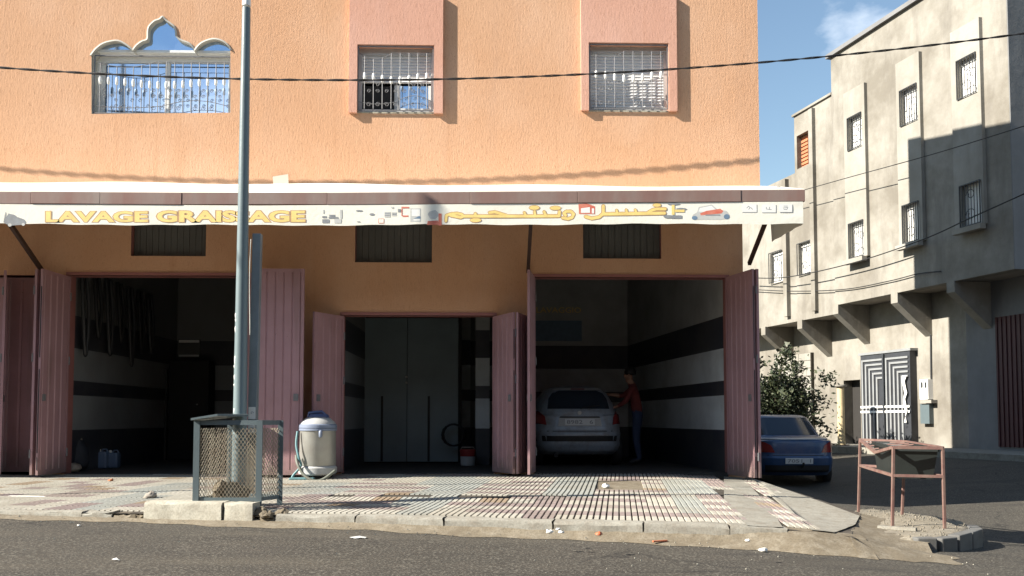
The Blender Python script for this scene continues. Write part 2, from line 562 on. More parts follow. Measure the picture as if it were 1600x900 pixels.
M['mortar'] = rough_ground('dirty_mortar', (0.055, 0.048, 0.040), (0.08, 0.07, 0.058), (0.045, 0.039, 0.032), 0.006)
M['concrete'] = rough_ground('worn_concrete', (0.30, 0.29, 0.25), (0.24, 0.225, 0.19), (0.19, 0.165, 0.13), 0.008)
M['concrete_l'] = rough_ground('pale_kerb_concrete', (0.43, 0.41, 0.34), (0.36, 0.335, 0.275), (0.27, 0.245, 0.195), 0.006)
M['dirt'] = rough_ground('sandy_dirt', (0.19, 0.16, 0.115), (0.145, 0.12, 0.085), (0.25, 0.22, 0.17), 0.012)
M['gravel'] = rough_ground('gravel', (0.23, 0.205, 0.16), (0.19, 0.165, 0.125), (0.29, 0.265, 0.22), 0.03)
M['floor'] = rough_ground('garage_floor', (0.06, 0.058, 0.055), (0.045, 0.043, 0.04), (0.075, 0.07, 0.065), 0.002)


def tile_mat(name, col):
    m, n, l, b = base_mat(name)
    oi = n.new('ShaderNodeObjectInfo')
    f = noise(n, l, 2.2, 5, 0.65, coord='Object')
    t = n.new('ShaderNodeNewGeometry')
    q = n.new('ShaderNodeTexNoise')
    q.inputs['Scale'].default_value = 1.1
    q.inputs['Detail'].default_value = 6
    l.new(t.outputs['Position'], q.inputs['Vector'])
    q2 = n.new('ShaderNodeTexNoise')
    q2.inputs['Scale'].default_value = 14
    q2.inputs['Detail'].default_value = 4
    l.new(t.outputs['Position'], q2.inputs['Vector'])
    c = mixc(n, l, ramp(n, l, q.outputs['Fac'], [(0.46, 0.0), (0.70, 0.6)]), col, (0.25, 0.22, 0.17))
    c = mixc(n, l, ramp(n, l, q2.outputs['Fac'], [(0.42, 0.0), (0.75, 0.5)]), c, (col[0] * 0.62, col[1] * 0.6, col[2] * 0.56))
    c = mixc(n, l, ramp(n, l, oi.outputs['Random'], [(0.0, 0.0), (1.0, 0.28)]), c, (col[0] * 0.72, col[1] * 0.7, col[2] * 0.66))
    l.new(c, b.inputs['Base Color'])
    b.inputs['Roughness'].default_value = 0.85
    bump(n, l, q2.outputs['Fac'], 0.4, 0.004, b)
    return m


M['tcream'] = tile_mat('cream_tile', (0.40, 0.38, 0.325))
M['tpink'] = tile_mat('mauve_tile', (0.25, 0.20, 0.188))
M['tgrey'] = tile_mat('grey_tile', (0.30, 0.31, 0.285))
M['tbrown'] = tile_mat('ochre_tile', (0.27, 0.205, 0.14))


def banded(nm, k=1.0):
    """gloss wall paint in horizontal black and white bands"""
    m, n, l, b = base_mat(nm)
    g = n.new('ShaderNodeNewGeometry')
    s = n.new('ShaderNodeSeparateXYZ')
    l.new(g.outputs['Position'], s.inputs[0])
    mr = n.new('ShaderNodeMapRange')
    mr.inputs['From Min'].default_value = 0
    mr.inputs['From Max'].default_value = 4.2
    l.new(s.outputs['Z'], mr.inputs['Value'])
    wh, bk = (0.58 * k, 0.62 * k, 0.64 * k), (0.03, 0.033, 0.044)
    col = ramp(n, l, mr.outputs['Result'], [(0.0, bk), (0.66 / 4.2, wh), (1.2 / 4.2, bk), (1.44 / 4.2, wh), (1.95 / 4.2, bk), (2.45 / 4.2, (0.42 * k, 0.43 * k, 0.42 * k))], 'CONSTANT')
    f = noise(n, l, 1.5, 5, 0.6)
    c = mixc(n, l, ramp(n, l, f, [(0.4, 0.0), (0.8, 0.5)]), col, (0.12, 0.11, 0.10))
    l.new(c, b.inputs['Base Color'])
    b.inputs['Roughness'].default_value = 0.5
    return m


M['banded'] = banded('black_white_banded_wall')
M['banded_dark'] = banded('dark_banded_wall', 0.42)  # same bands with the pale ones darkened, for left and middle rooms


def leafmat():
    m, n, l, b = base_mat('shrub_leaf')
    g = n.new('ShaderNodeNewGeometry')
    c = ramp(n, l, g.outputs['Random Per Island'], [(0.0, (0.016, 0.025, 0.010)), (0.5, (0.030, 0.043, 0.017)), (1.0, (0.062, 0.07, 0.032))])
    l.new(c, b.inputs['Base Color'])
    b.inputs['Roughness'].default_value = 0.55
    b.inputs['Subsurface Weight'].default_value = 0.0
    return m


M['leaf'] = leafmat()
M['bark'] = dirty('bark', (0.10, 0.075, 0.05), 0.95, 0.4, 12)


# ------------------------------------------------------------------ ground
def interp(x, pts):
    if x <= pts[0][0]:
        return pts[0][1]
    for (x0, y0), (x1, y1) in zip(pts, pts[1:]):
        if x <= x1:
            return y0 + (y1 - y0) * (x - x0) / (x1 - x0)
    return pts[-1][1]


def sstep(a, b, x):
    t = max(0, min(1, (x - a) / (b - a)))
    return t * t * (3 - 2 * t)


def G(x, y):
    z = interp(x, [(-8, -0.07), (-5, -0.075), (-1, -0.146), (0.3, -0.19), (2.5, -0.25), (4, -0.33), (6, -0.46), (40, -0.5)])
    z += interp(x, [(6, 0), (8, 0.25), (10, 0.42), (14, 0.47)]) * sstep(-3.5, 3.5, y)
    return z


def axis_pts(lo, hi, step, far):
    a = []
    v = lo
    while v <= hi + 1e-6:
        a.append(v)
        v += step
    return [-far, -far / 3, lo - 60, lo - 20] + a + [hi + 20, hi + 60, far / 3, far]


xs = axis_pts(-14, 18, 0.5, 1500)
ys = axis_pts(-16, 24, 0.5, 1500)
g = MB()
for y in ys:
    for x in xs:
        g.v.append(Vector((x, y, G(x, y))))
nx = len(xs)
for j in range(len(ys) - 1):
    for i in range(nx - 1):
        g.f.append((j * nx + i, j * nx + i + 1, (j + 1) * nx + i + 1, (j + 1) * nx + i)); g.m.append(0)
tag(g.build('road', M['asphalt'], smooth=True), kind='structure')

# ------------------------------------------------------------------ pavement: rows run with the kerb, 8.3 degrees off the facade
TH = radians(8.3)
KX = Vector((cos(TH), -sin(TH), 0))
KN = Vector((sin(TH), cos(TH), 0))
KO = Vector((-4.76, -4.90, 0))
XE = 3.95                                                   # the side-street edge


def xlim(y):                                                # the corner is cut off towards the kerb
    return interp(y, [(-6.1, 3.02), (-5.9, 3.10), (-4.1, XE), (8, XE)])


def kuv(p):
    d = Vector((p[0] - KO.x, p[1] - KO.y, 0))
    return d.dot(KX), d.dot(KN)


def kpt(a, b):
    p = KO + KX * a + KN * b
    return p


def PZ(x, y):
    a, b = kuv((x, y))
    e = interp(x, [(-7, -0.04), (-1, -0.035), (0.5, -0.06), (1.9, -0.068), (2.7, -0.11), (3.1, -0.155), (3.95, -0.235)])
    w = interp(x, [(-8, 0), (2.6, 0), (3.95, -0.06)])
    L = -KO.y / cos(TH) + (x - KO.x) * tan(TH)
    t = max(0, min(1, b / max(L, 0.1)))
    z = e + (w - e) * (1 - (1 - t) ** 1.35)
    z += 0.03 * math.exp(-((x + 0.2) ** 2 / 2.0 + (y + 3.8) ** 2 / 0.25)) - 0.02 * math.exp(-((x + 1.0) ** 2 / 1.2 + (y + 4.1) ** 2 / 0.12))
    return z


pv = MB()
rows = 26
a0, a1 = -5.6, 9.6
cols = 60
grid = {}
for j in range(rows + 1):
    for i in range(cols + 1):
        a = a0 + (a1 - a0) * i / cols
        p0 = kpt(a, 0.0)
        x = p0.x
        # end each column at the wall line
        L = (0.25 - p0.y) / cos(TH)
        q = kpt(a, L * j / rows)
        q.x = min(q.x, xlim(q.y))
        grid[i, j] = len(pv.v)
        pv.v.append(Vector((q.x, q.y, PZ(q.x, q.y))))
for j in range(rows):
    for i in range(cols):
        f = (grid[i, j], grid[i + 1, j], grid[i + 1, j + 1], grid[i, j + 1])
        pts = [pv.v[k] for k in f]
        if max(p.x for p in pts) - min(p.x for p in pts) > 1e-4:
            pv.f.append(f); pv.m.append(0)
# street-side edge face
ed = [Vector((xlim(y), y, 0)) for y in [(-6.05) + 0.15 * k for k in range(42)]]
for p, q in zip(ed, ed[1:]):
    pv.add([(p.x, p.y, PZ(p.x, p.y)), (q.x, q.y, PZ(q.x, q.y)), (q.x, q.y, -0.7), (p.x, p.y, -0.7)], [(0, 1, 2, 3)], 0)
pave = tag(pv.build('pavement', M['mortar'], smooth=True, recalc=False), kind='structure')


def pnormal(x, y):
    h = 0.05
    return Vector((-(PZ(x + h, y) - PZ(x - h, y)) / (2 * h), -(PZ(x, y + h) - PZ(x, y - h)) / (2 * h), 1)).normalized()


TS, ST = 0.29, 5


def tile_mesh(name, mat):
    b = MB()
    p = TS / ST
    for k in range(ST):
        x0, x1 = -TS / 2 + k * p + 0.0065, -TS / 2 + (k + 1) * p - 0.0065
        y0, y1 = -TS / 2 + 0.003, TS / 2 - 0.003
        h, c = 0.013, 0.003
        vs = [(x0, y0, 0), (x1, y0, 0), (x1, y1, 0), (x0, y1, 0), (x0 + c, y0 + c, h), (x1 - c, y0 + c, h), (x1 - c, y1 - c, h), (x0 + c, y1 - c, h)]
        b.add(vs, [(4, 5, 6, 7), (0, 1, 5, 4), (1, 2, 6, 5), (2, 3, 7, 6), (3, 0, 4, 7)])
    me = bpy.data.meshes.new(name)
    me.from_pydata([v for v in b.v], [], b.f)
    me.materials.append(mat)
    return me


TM = {k: tile_mesh('paving_tile_' + k, M['t' + k]) for k in ('cream', 'pink', 'grey', 'brown')}
ORDER = ['cream', 'pink', 'grey', 'brown']


def inside(p, poly):
    r = False
    for (x0, y0), (x1, y1) in zip(poly, poly[1:] + poly[:1]):
        if (y0 > p[1]) != (y1 > p[1]) and p[0] < (x1 - x0) * (p[1] - y0) / (y1 - y0) + x0:
            r = not r
    return r


def zone(pix, z=-0.03):
    return [tuple(atz(x, y, z)[:2]) for x, y in pix]


GREYZ = [zone([(105, 797), (175, 797), (300, 765), (360, 757), (250, 760)]),
         zone([(600, 806), (680, 806), (735, 780), (760, 748), (680, 748), (640, 780)]),
         zone([(860, 778), (925, 778), (935, 750), (880, 750)]),
         zone([(1045, 772), (1130, 772), (1100, 752), (1040, 752)]),
         zone([(1055, 812), (1120, 806), (1100, 783), (1045, 783)], -0.08),
         zone([(420, 775), (520, 775), (560, 758), (470, 758)])]
BARE = [zone([(935, 766), (1012, 766), (1012, 752), (935, 752)], -0.02)]          # the broken patch
SMOOTH = [zone([(1180, 826), (1236, 826), (1192, 790), (1150, 750), (1122, 750), (1140, 790)], -0.09),
          zone([(1190, 758), (1290, 834), (1322, 832), (1346, 812), (1340, 798), (1188, 749)], -0.1)]

tiles = []
j = 0
b = 0.16 + TS / 2
while True:
    bb = b + j * TS
    if bb > 6.6:
        break
    i = -18
    while i < 32:
        aa = i * TS + (0.0)
        p = kpt(aa, bb)
        i += 1
        if p.x > min(3.0 + (p.y + 5.9) * 0.16, xlim(p.y) - 0.15) or p.y > 0.12 or p.x < -9:
            continue
        xy = (p.x, p.y)
        if any(inside(xy, z) for z in BARE) or any(inside(xy, z) for z in SMOOTH):
            continue
        if abs(p.y + 3.72 + 0.02 * p.x) < 0.12 and -2.4 < p.x < 0.9 and rnd.random() < 0.55:
            continue
        kind = 'cream' if (j % 2 == 0) else 'pink'
        if p.x < -2.2:
            kind = 'cream' if rnd.random() < (0.85 if j % 3 != 1 else 0.3) else ('pink' if rnd.random() < 0.8 else 'brown')
        r = rnd.random()
        if r < 0.07:
            kind = 'pink' if kind == 'cream' else 'cream'
        elif r < 0.085:
            kind = 'brown'
        if p.x < 0.6 and p.y > -1.8 and kind == 'pink' and rnd.random() < 0.6:
            kind = 'cream'
        if any(inside(xy, z) for z in GREYZ):
            kind = 'grey'
        tiles.append((p.x, p.y, kind))
    j += 1


def proj(x, y, z):
    d = Vector((x, y, z)) - CAM
    f = d.dot(FW)
    return 800 + FPX * d.dot(RT) / f, 450 - FPX * (d.dot(UP) / f - SHIFT * 1600 / FPX)


vis = []
for t in tiles:
    px, py = proj(t[0], t[1], 0)
    if -20 < px < 1620:
        vis.append(((t[0] - CAM.x) ** 2 + (t[1] - CAM.y) ** 2, t))
vis.sort(key=lambda q: q[0])
near = set(id(t) for _, t in vis[:300])


def tmat(x, y):
    nrm = pnormal(x, y)
    xa = (KX - nrm * KX.dot(nrm)).normalized()
    ya = nrm.cross(xa)
    dz = (math.sin(x * 91.7 + y * 37.1) * 0.0022)
    return Matrix(((xa.x, ya.x, nrm.x, x), (xa.y, ya.y, nrm.y, y), (xa.z, ya.z, nrm.z, PZ(x, y) + dz), (0, 0, 0, 1)))


rest = MB()
for t in tiles:
    mt = tmat(t[0], t[1])
    me = TM[t[2]]
    if id(t) in near:
        o = bpy.data.objects.new('paving_tile', me)
        COL.objects.link(o)
        o.parent = pave
        o.matrix_local = mt
    else:
        rest.add([mt @ v.co for v in me.vertices], [tuple(p.vertices) for p in me.polygons], ORDER.index(t[2]))
tag(rest.build('paving_tiles', [M['t' + k] for k in ORDER], pave, recalc=False), kind='stuff')


# smooth cement repairs and the broken patch, laid just above the mortar
def skin(poly, name, mat, dz, parent, n=10):
    xs_ = [p[0] for p in poly]; ys_ = [p[1] for p in poly]
    b = MB()
    q = bmesh.new()
    vs = [q.verts.new((x, y, 0)) for x, y in poly]
    q.faces.new(vs)
    bmesh.ops.triangulate(q, faces=q.faces)
    for _ in range(3):
        bmesh.ops.subdivide_edges(q, edges=q.edges, cuts=1, use_grid_fill=True)
    bmesh.ops.triangulate(q, faces=q.faces)
    q.verts.index_update()
    b.add([(v.co.x, v.co.y, PZ(v.co.x, v.co.y) + dz + 0.003 * sin(v.co.x * 17) * sin(v.co.y * 13)) for v in q.verts], [tuple(v.index for v in f.verts) for f in q.faces])
    q.free()
    return b.build(name, mat, parent, smooth=True)


for z in SMOOTH:
    cx_, cy_ = sum(p[0] for p in z) / len(z), sum(p[1] for p in z) / len(z)
    zz = []
    for p in z:
        dx_ = p[0] - cx_
        q = (p[0] + (0.06 if dx_ > 0 else -0.06), p[1] + (0.03 if p[1] > cy_ else 0))
        q = (min(q[0], xlim(q[1]) - 0.004), min(q[1], -0.05))
        ka, kb_ = kuv(q)
        if kb_ < 0.05:
            q = tuple(kpt(ka, 0.05)[:2])
        zz.append((min(q[0], xlim(q[1]) - 0.004), q[1]))
    skin(zz, 'cement_patch', M['concrete'], 0.012, pave)
skin(BARE[0], 'broken_patch', M['dirt'], 0.004, pave)

# kerb of single stones along the road
kb = MB()
ks = [-5.6 + 0.1 * k for k in range(137)]
for k, aa in enumerate(ks):
    f_ = sstep(1.9, 2.75, kpt(aa, 0).x)                      # the gutter silts up towards the corner
    p2, p, po = kpt(aa, 0.17), kpt(aa, 0.0), kpt(aa, -0.15 - 0.22 * f_ - 0.05 * sin(aa * 3.1) - 0.035 * sin(aa * 11.0 + 1) - rnd.uniform(0, 0.03))
    pm_ = kpt(aa, -0.06 - 0.05 * f_)
    zlow = G(pm_.x, pm_.y) + 0.025
    zhi = PZ(p.x, p.y) - 0.035
    kb.v += [Vector((p2.x, p2.y, PZ(p2.x, p2.y) - 0.012 + 0.016 * f_)), Vector((p.x, p.y, PZ(p.x, p.y) - 0.045 + 0.045 * f_)), Vector((pm_.x, pm_.y, zlow + (zhi - zlow) * f_ * 0.85 + rnd.uniform(0, .012))), Vector((po.x, po.y, G(po.x, po.y) + 0.003))]
for k in range(len(ks) - 1):
    if kpt(ks[k + 1], 0).x > 3.42:
        break
    for j in range(3):
        kb.f.append((k * 4 + j, k * 4 + j + 1, k * 4 + j + 5, k * 4 + j + 4)); kb.m.append(0)
kerb = tag(kb.build('kerb', M['dirt'], smooth=True), kind='structure')


def kerb_stone(aa, ab, top, w0=-0.01, w1=0.15, mat='concrete', rough=0.006, lift=0.0):
    b = MB()
    n = 7
    prof = [(w0, -0.3), (w0, top - 0.03), (w0 + 0.012, top - 0.006), (w0 + 0.03, top), (w1, top), (w1, -0.3)]
    for i in range(n + 1):
        a = aa + (ab - aa) * i / n
        m_ = kpt(a, 0.1)
        base = PZ(m_.x, m_.y) + lift
        for (w, h) in prof:
            p = kpt(a + rnd.uniform(-1, 1) * rough * (1 if i in (0, n) else 0), w + rnd.uniform(-1, 1) * rough)
            b.v.append(Vector((p.x, p.y, base + h + (rnd.uniform(-1, 0.4) * rough if h > -0.2 else 0))))
    k = len(prof)
    for i in range(n):
        for s in range(k - 1):
            b.f.append((i * k + s, (i + 1) * k + s, (i + 1) * k + s + 1, i * k + s + 1)); b.m.append(0)
    b.f.append(tuple(range(k))); b.m.append(0)
    b.f.append(tuple(n * k + s for s in range(k))[::-1]); b.m.append(0)
    return b.build('kerb_stone', M[mat], kerb, auto=40)


def a_of(px, py, z=-0.1):
    p = atz(px, py, z)
    return kuv(p)[0]


edge = [-2.2, -1.1, 0.02, 0.95]
for p, q in zip(edge, edge[1:]):
    kerb_stone(p + 0.006, q - 0.006, 0.012, rough=0.004)
kerb_stone(a_of(170, 803), a_of(212, 805), 0.012, rough=0.016)
kerb_stone(a_of(216, 805), a_of(259, 806), -0.004, rough=0.018, mat='dirt')
kerb_stone(s2_a := a_of(423, 811), a_of(441, 814), -0.004, rough=0.016, mat='dirt')
s0, s1, s2 = a_of(262, 806), a_of(377, 808), a_of(420, 809)
kerb_stone(s0, s1 - 0.01, 0.115, -0.03, 0.17, 'concrete_l', 0.006)
kerb_stone(s1 + 0.008, s2, 0.11, -0.028, 0.17, 'concrete_l', 0.008)
marks = [a_of(x, y, -0.12) for x, y in ((443, 816), (560, 820), (690, 826), (860, 834), (1008, 840), (1157, 848), (1262, 852))]
for p, q in zip(marks, marks[1:]):
    kerb_stone(p + 0.008, q - 0.008, 0.010, -0.02, 0.16, rough=0.008)
# rubble where the raised kerb breaks off
for k in range(5):
    b = MB()
    c = kpt(s2 + 0.05 + 0.05 * k + rnd.uniform(-.02, .02), 0.02 + rnd.uniform(-.03, .1))
    r = rnd.uniform(0.03, 0.06)
    b.lathe((c.x, c.y, PZ(c.x, c.y) - 0.02), [(r * 0.9, 0), (r * 1.1, r * 0.5), (r * 0.8, r * 1.1), (r * 0.3, r * 1.4)], 7)
    for v in b.v:
        v += Vector((rnd.uniform(-1, 1), rnd.uniform(-1, 1), rnd.uniform(-1, 1))) * r * 0.25
    b.build('broken_kerb_piece', M['dirt'], kerb)

# ------------------------------------------------------------------ corner island with gravel and dark blocks
isl = [atz(x, y, z) for x, y, z in ((1345, 836, -.22), (1400, 841, -.22), (1450, 842, -.22), (1490, 838, -.22), (1522, 827, -.22), (1500, 814, -.24), (1455, 806, -.25), (1405, 799, -.26), (1355, 793, -.26), (1330, 800, -.25), (1330, 818, -.23))]
ib = MB()
cen = sum(isl, Vector()) / len(isl)
n = len(isl)
rings = 6
for r in range(rings):
    t = 1 - r / rings
    for p in isl:
        q = cen + (p - cen) * t
        ib.v.append(Vector((q.x, q.y, p.z * t + (-0.19) * (1 - t) + rnd.uniform(-.008, .008) * (0 if r == 0 else 1))))
ib.v.append(Vector((cen.x, cen.y, -0.19)))
for r in range(rings - 1):
    for i in range(n):
        ib.f.append((r * n + i, r * n + (i + 1) % n, (r + 1) * n + (i + 1) % n, (r + 1) * n + i)); ib.m.append(0)
for i in range(n):
    ib.f.append(((rings - 1) * n + i, (rings - 1) * n + (i + 1) % n, rings * n)); ib.m.append(0)
b0 = len(ib.v)
for p in isl:
    ib.v.append(Vector((p.x, p.y, -0.6)))
for i in range(n):
    ib.f.append((i, (i + 1) % n, b0 + (i + 1) % n, b0 + i)); ib.m.append(0)
island = tag(ib.build('traffic_island', M['gravel'], smooth=True), kind='structure')
# packed earth running down from the cut corner of the pavement to the island and the road
ap = MB()
na, nb_ = 18, 8
for k in range(na + 1):
    y = -6.12 + (2.15) * k / na
    A = Vector((xlim(y) - 0.02, y, PZ(xlim(y), y) + 0.002))
    wv_ = 0.55 + 0.12 * sin(k * 1.3) + 0.25 * (1 - k / na)
    for j in range(nb_ + 1):
        t = j / nb_
        x = A.x + wv_ * t
        yy = y - 0.10 * t
        zb = (G(x, yy) + 0.004) if k < 4 else max(G(x, yy) + 0.004, -0.245)
        h = A.z + (zb - A.z) * (1 - (1 - t) ** 1.6)
        ap.v.append(Vector((x, yy, h + 0.012 * sin(x * 23) * sin(yy * 19) * (1 if 0 < j < nb_ else 0))))
for k in range(na):
    for j in range(nb_):
        i_ = k * (nb_ + 1) + j
        ap.f.append((i_, i_ + 1, i_ + nb_ + 2, i_ + nb_ + 1)); ap.m.append(0)
b0 = len(ap.v)
for j in range(nb_ + 1):                                     # toe on the road side
    p = ap.v[j]
    x, yy = p.x - 0.03, p.y - 0.26 - 0.05 * sin(j * 2.0)
    ap.v.append(Vector((x, yy, G(x, yy) + 0.003)))
for j in range(nb_):
    ap.f.append((j, j + 1, b0 + j + 1, b0 + j)); ap.m.append(0)
tag(ap.build('dirt_apron', M['dirt'], smooth=True), kind='structure')


def blockline(pts, mat, name, parent, h=0.12, w=0.11, top=0.012):
    for p, q in zip(pts, pts[1:]):
        d = (q - p)
        L = d.length
        d.normalize()
        s = Vector((d.y, -d.x, 0))
        b = MB()
        c = (p + q) / 2
        zt = max(p.z, q.z) + top + rnd.uniform(-.006, .006)
        s2_ = s.copy()
        b.obox((c.x - s2_.x * -0.03, c.y - s2_.y * -0.03, zt - 0.2), d * (L / 2 - 0.008), s * w / 2, Vector((0, 0, 0.2)))
        b.build(name, mat, parent, bevel=0.012)


bl = [isl[0] + (isl[1] - isl[0]) * 0.1, isl[1].lerp(isl[0], 0.2), ]
blockline([isl[0].lerp(isl[1], .15), isl[1].lerp(isl[0], .1)], M['concrete'], 'kerb_block', island)
ring_pts = [isl[1].lerp(isl[2], .5), isl[2].lerp(isl[3], .2), isl[2].lerp(isl[3], .85), isl[3].lerp(isl[4], .45), isl[4].lerp(isl[3], 0.05), isl[4].lerp(isl[5], .4)]
blockline(ring_pts, M['block'], 'kerb_block', island)
# loose gravel on the island and by its foot
gr = MB()
for k in range(420):
    t = math.sqrt(rnd.random()) * 0.97
    i = rnd.randrange(n)
    p = isl[i].lerp(isl[(i + 1) % n], rnd.random())
    q = cen.lerp(p, t)
    z = p.z * t + (-0.19) * (1 - t)
    r = rnd.uniform(0.004, 0.014)
    u = [Vector((rnd.uniform(-1, 1), rnd.uniform(-1, 1), rnd.uniform(-.3, 1))).normalized() * r for _ in range(5)]
    c = Vector((q.x, q.y, z + r * 0.3))
    gr.add([c + Vector((r, 0, 0)), c + Vector((-r * .5, r * .8, 0)), c + Vector((-r * .5, -r * .8, 0)), c + u[0] * .3 + Vector((0, 0, r))], [(0, 1, 3), (1, 2, 3), (2, 0, 3)])
tag(gr.build('gravel_stones', M['gravel'], island), kind='stuff')

# ------------------------------------------------------------------ the orange building
YU = -0.92                                                  # upper storeys overhang the street by this much
XR = 3.90
XL = -14.0
ZS = 4.18                                                   # soffit
ZT = 12.6
orange = thing('orange_building', (0, 3, 0), 'orange stuccoed building with open rose metal garage doors below and barred windows above', 'building')

ARCH = [(143, 178), (143, 87), (150, 78), (160, 70), (172, 66), (185, 65), (197, 71), (208, 80), (214, 72), (222, 66), (231, 62), (232, 50), (234, 42), (242, 34), (250, 31), (254, 27),
        (258, 32), (265, 37), (271, 42), (274, 50), (275, 58), (283, 64), (294, 68), (300, 74), (304, 81), (312, 71), (322, 65), (335, 62), (347, 65), (355, 71), (360, 79), (360, 176)]


def smooth_outline(pts, n=4):                                # round the arcs, keep the cusps and corners
    keep = {0, 1, 7, 15, 24, 30, 31}
    out = []
    for i in range(len(pts) - 1):
        p0 = pts[i - 1] if (i not in keep and i > 0) else pts[i]
        p1, p2 = pts[i], pts[i + 1]
        p3 = pts[i + 2] if (i + 1 not in keep and i + 2 < len(pts)) else pts[i + 1]
        m_ = 1 if (i in (0, 30)) else n
        for k in range(m_):
            t = k / m_
            out.append(tuple(0.5 * (2 * p1[j] + (p2[j] - p0[j]) * t + (2 * p0[j] - 5 * p1[j] + 4 * p2[j] - p3[j]) * t * t + (3 * p1[j] - p0[j] - 3 * p2[j] + p3[j]) * t ** 3) for j in (0, 1)))
    return out + [pts[-1]]


arch = [at(x, y, YU) for x, y in smooth_outline(ARCH)]


def rect(x0, y0, x1, y1, Y):
    a = at(x0, y0, Y); c = at(x1, y1, Y)
    m0 = at((x0 + x1) / 2, y0, Y).z; m1 = at((x0 + x1) / 2, y1, Y).z
    xm0 = at(x0, (y0 + y1) / 2, Y).x; xm1 = at(x1, (y0 + y1) / 2, Y).x
    return xm0, xm1, min(m0, m1), max(m0, m1)


def loop(x0, x1, z0, z1, Y):
    return [(x0, Y, z0), (x1, Y, z0), (x1, Y, z1), (x0, Y, z1)]


WM = rect(558, 70, 678, 174.5, YU - 0.05)
WR = rect(920, 67, 1045, 172, YU - 0.05)
uw = MB()
uw.prism([(XL, YU, ZS), (XR, YU, ZS), (XR, YU, ZT), (XL, YU, ZT)], (0, 0.28, 0), 0, [arch, loop(*WM, YU), loop(*WR, YU)], hole_mi=[1, 2, 2])
uw.build('upper_wall', [M['orange'], M['cream'], M['pinkst']], orange)
BK = [(XL, YU + 0.285), (XR, YU + 0.285), (XR, 6.9), (XL, 1.1)]     # the storeys above are shallower towards the left
ub = MB()
ub.add([(x, y, ZS) for x, y in BK] + [(x, y, ZT) for x, y in BK], [(1, 2, 6, 5), (2, 3, 7, 6), (3, 0, 4, 7)])
ub.build('side_wall', M['bldg'], orange)
so = MB()
so.prism([(XL, YU + 0.29, ZS), (XR - 0.005, YU + 0.29, ZS), (XR - 0.005, 6.89, ZS), (XL, 6.89, ZS)], (0, 0, 0.2))
so.build('soffit', M['soffit'], orange)
rf = MB()
rf.prism([(XL, YU, ZT), (XR, YU, ZT), (XR, 6.9, ZT), (XL, 1.1, ZT)], (0, 0, 0.15))
rf.build('roof', M['soffit'], orange)

# lower wall with the openings
L1 = (at(104, 600, 0).x, at(388, 600, 0).x)
L2 = (at(535, 600, 0).x, at(772, 600, 0).x)
L3 = (at(835, 600, 0).x, at(1137, 600, 0).x)
ZD, ZD2 = at(600, 432, 0).z, at(650, 493, 0).z
T1 = rect(205, 340, 322, 400, 0)
T2 = rect(555, 340, 675, 410, 0)
T3 = rect(911, 340, 1033, 404, 0)
ZTR = 3.98
LW = [loop(L1[0], L1[1], -0.25, ZD, 0), loop(L2[0], L2[1], -0.25, ZD2, 0), loop(L3[0], L3[1], -0.25, ZD, 0), loop(-9.4, L1[0] - 0.28, -0.25, ZD, 0)]
LW += [loop(t[0], t[1], t[2], ZTR, 0) for t in (T1, T2, T3)]
lw = MB()
lw.prism([(XL, 0, -0.4), (XR, 0, -0.4), (XR, 0, ZS), (XL, 0, ZS)], (0, 0.22, 0), 0, LW, hole_mi=[1] * 7)
lw.build('lower_wall', [M['orange'], M['doorframe']], orange)
sw = MB()
sw.box((XR - 0.18, 0.225, -0.7), (XR, 6.9, ZS))
sw.box((XL, 0.225, -0.7), (XL + .2, 6.9, ZS))
sw.box((XL + .2, 6.7, -0.7), (XR - .18, 6.9, ZS))
sw.build('lower_side_wall', M['bldg'], orange)
for t in (T1, T2, T3):
    b = MB()
    b.box((t[0], 0.12, t[2]), (t[1], 0.15, ZTR))
    p = b.build('transom_shutter', M['transom'], orange)
    for k in range(12):
        x = t[0] + (t[1] - t[0]) * (k + 0.5) / 12
        q = MB()
        q.box((x - 0.043, 0.110, t[2] + 0.02), (x + 0.043, 0.118, ZTR - 0.02))
        q.build('slat', M['transom'], p)

# rooms behind the doors
def room(x0, x1, depth, ztop, skew=0.0, name='garage_room', mat='banded'):
    b = MB()
    y0 = 0.224
    b.add([(x0, y0, 0), (x0, depth, 0), (x0, depth, ztop), (x0, y0, ztop)], [(0, 1, 2, 3)])
    b.add([(x0, depth, 0), (x1 - skew, depth, 0), (x1 - skew, depth, ztop), (x0, depth, ztop)], [(0, 1, 2, 3)])
    b.add([(x1 - skew, depth, 0), (x1, y0, 0), (x1, y0, ztop), (x1 - skew, depth, ztop)], [(0, 1, 2, 3)])
    b.build(name, M[mat], orange, recalc=False)
    c = MB()
    c.add([(x0, y0, ztop), (x1, y0, ztop), (x1, depth, ztop), (x0, depth, ztop)], [(0, 1, 2, 3)])
    c.build('room_ceiling', M['darkin'], orange, recalc=False)
    f = MB()
    f.box((x0, 0.03, -0.3), (x1, depth, 0.022))
    f.build('room_floor', M['floor'], orange)


RL = (L1[0] - 0.12, L1[1] + 0.3)
RM = (L2[0] - 0.1, L2[1] + 0.1)
RR = (L3[0] - 0.2, L3[1] + 0.02)
room(RL[0], RL[1], 5.0, 3.9, mat='banded_dark')
room(RM[0], RM[1], 4.9, 3.6, mat='banded_dark')
room(RR[0], RR[1], 6.0, 3.95, 0.62)


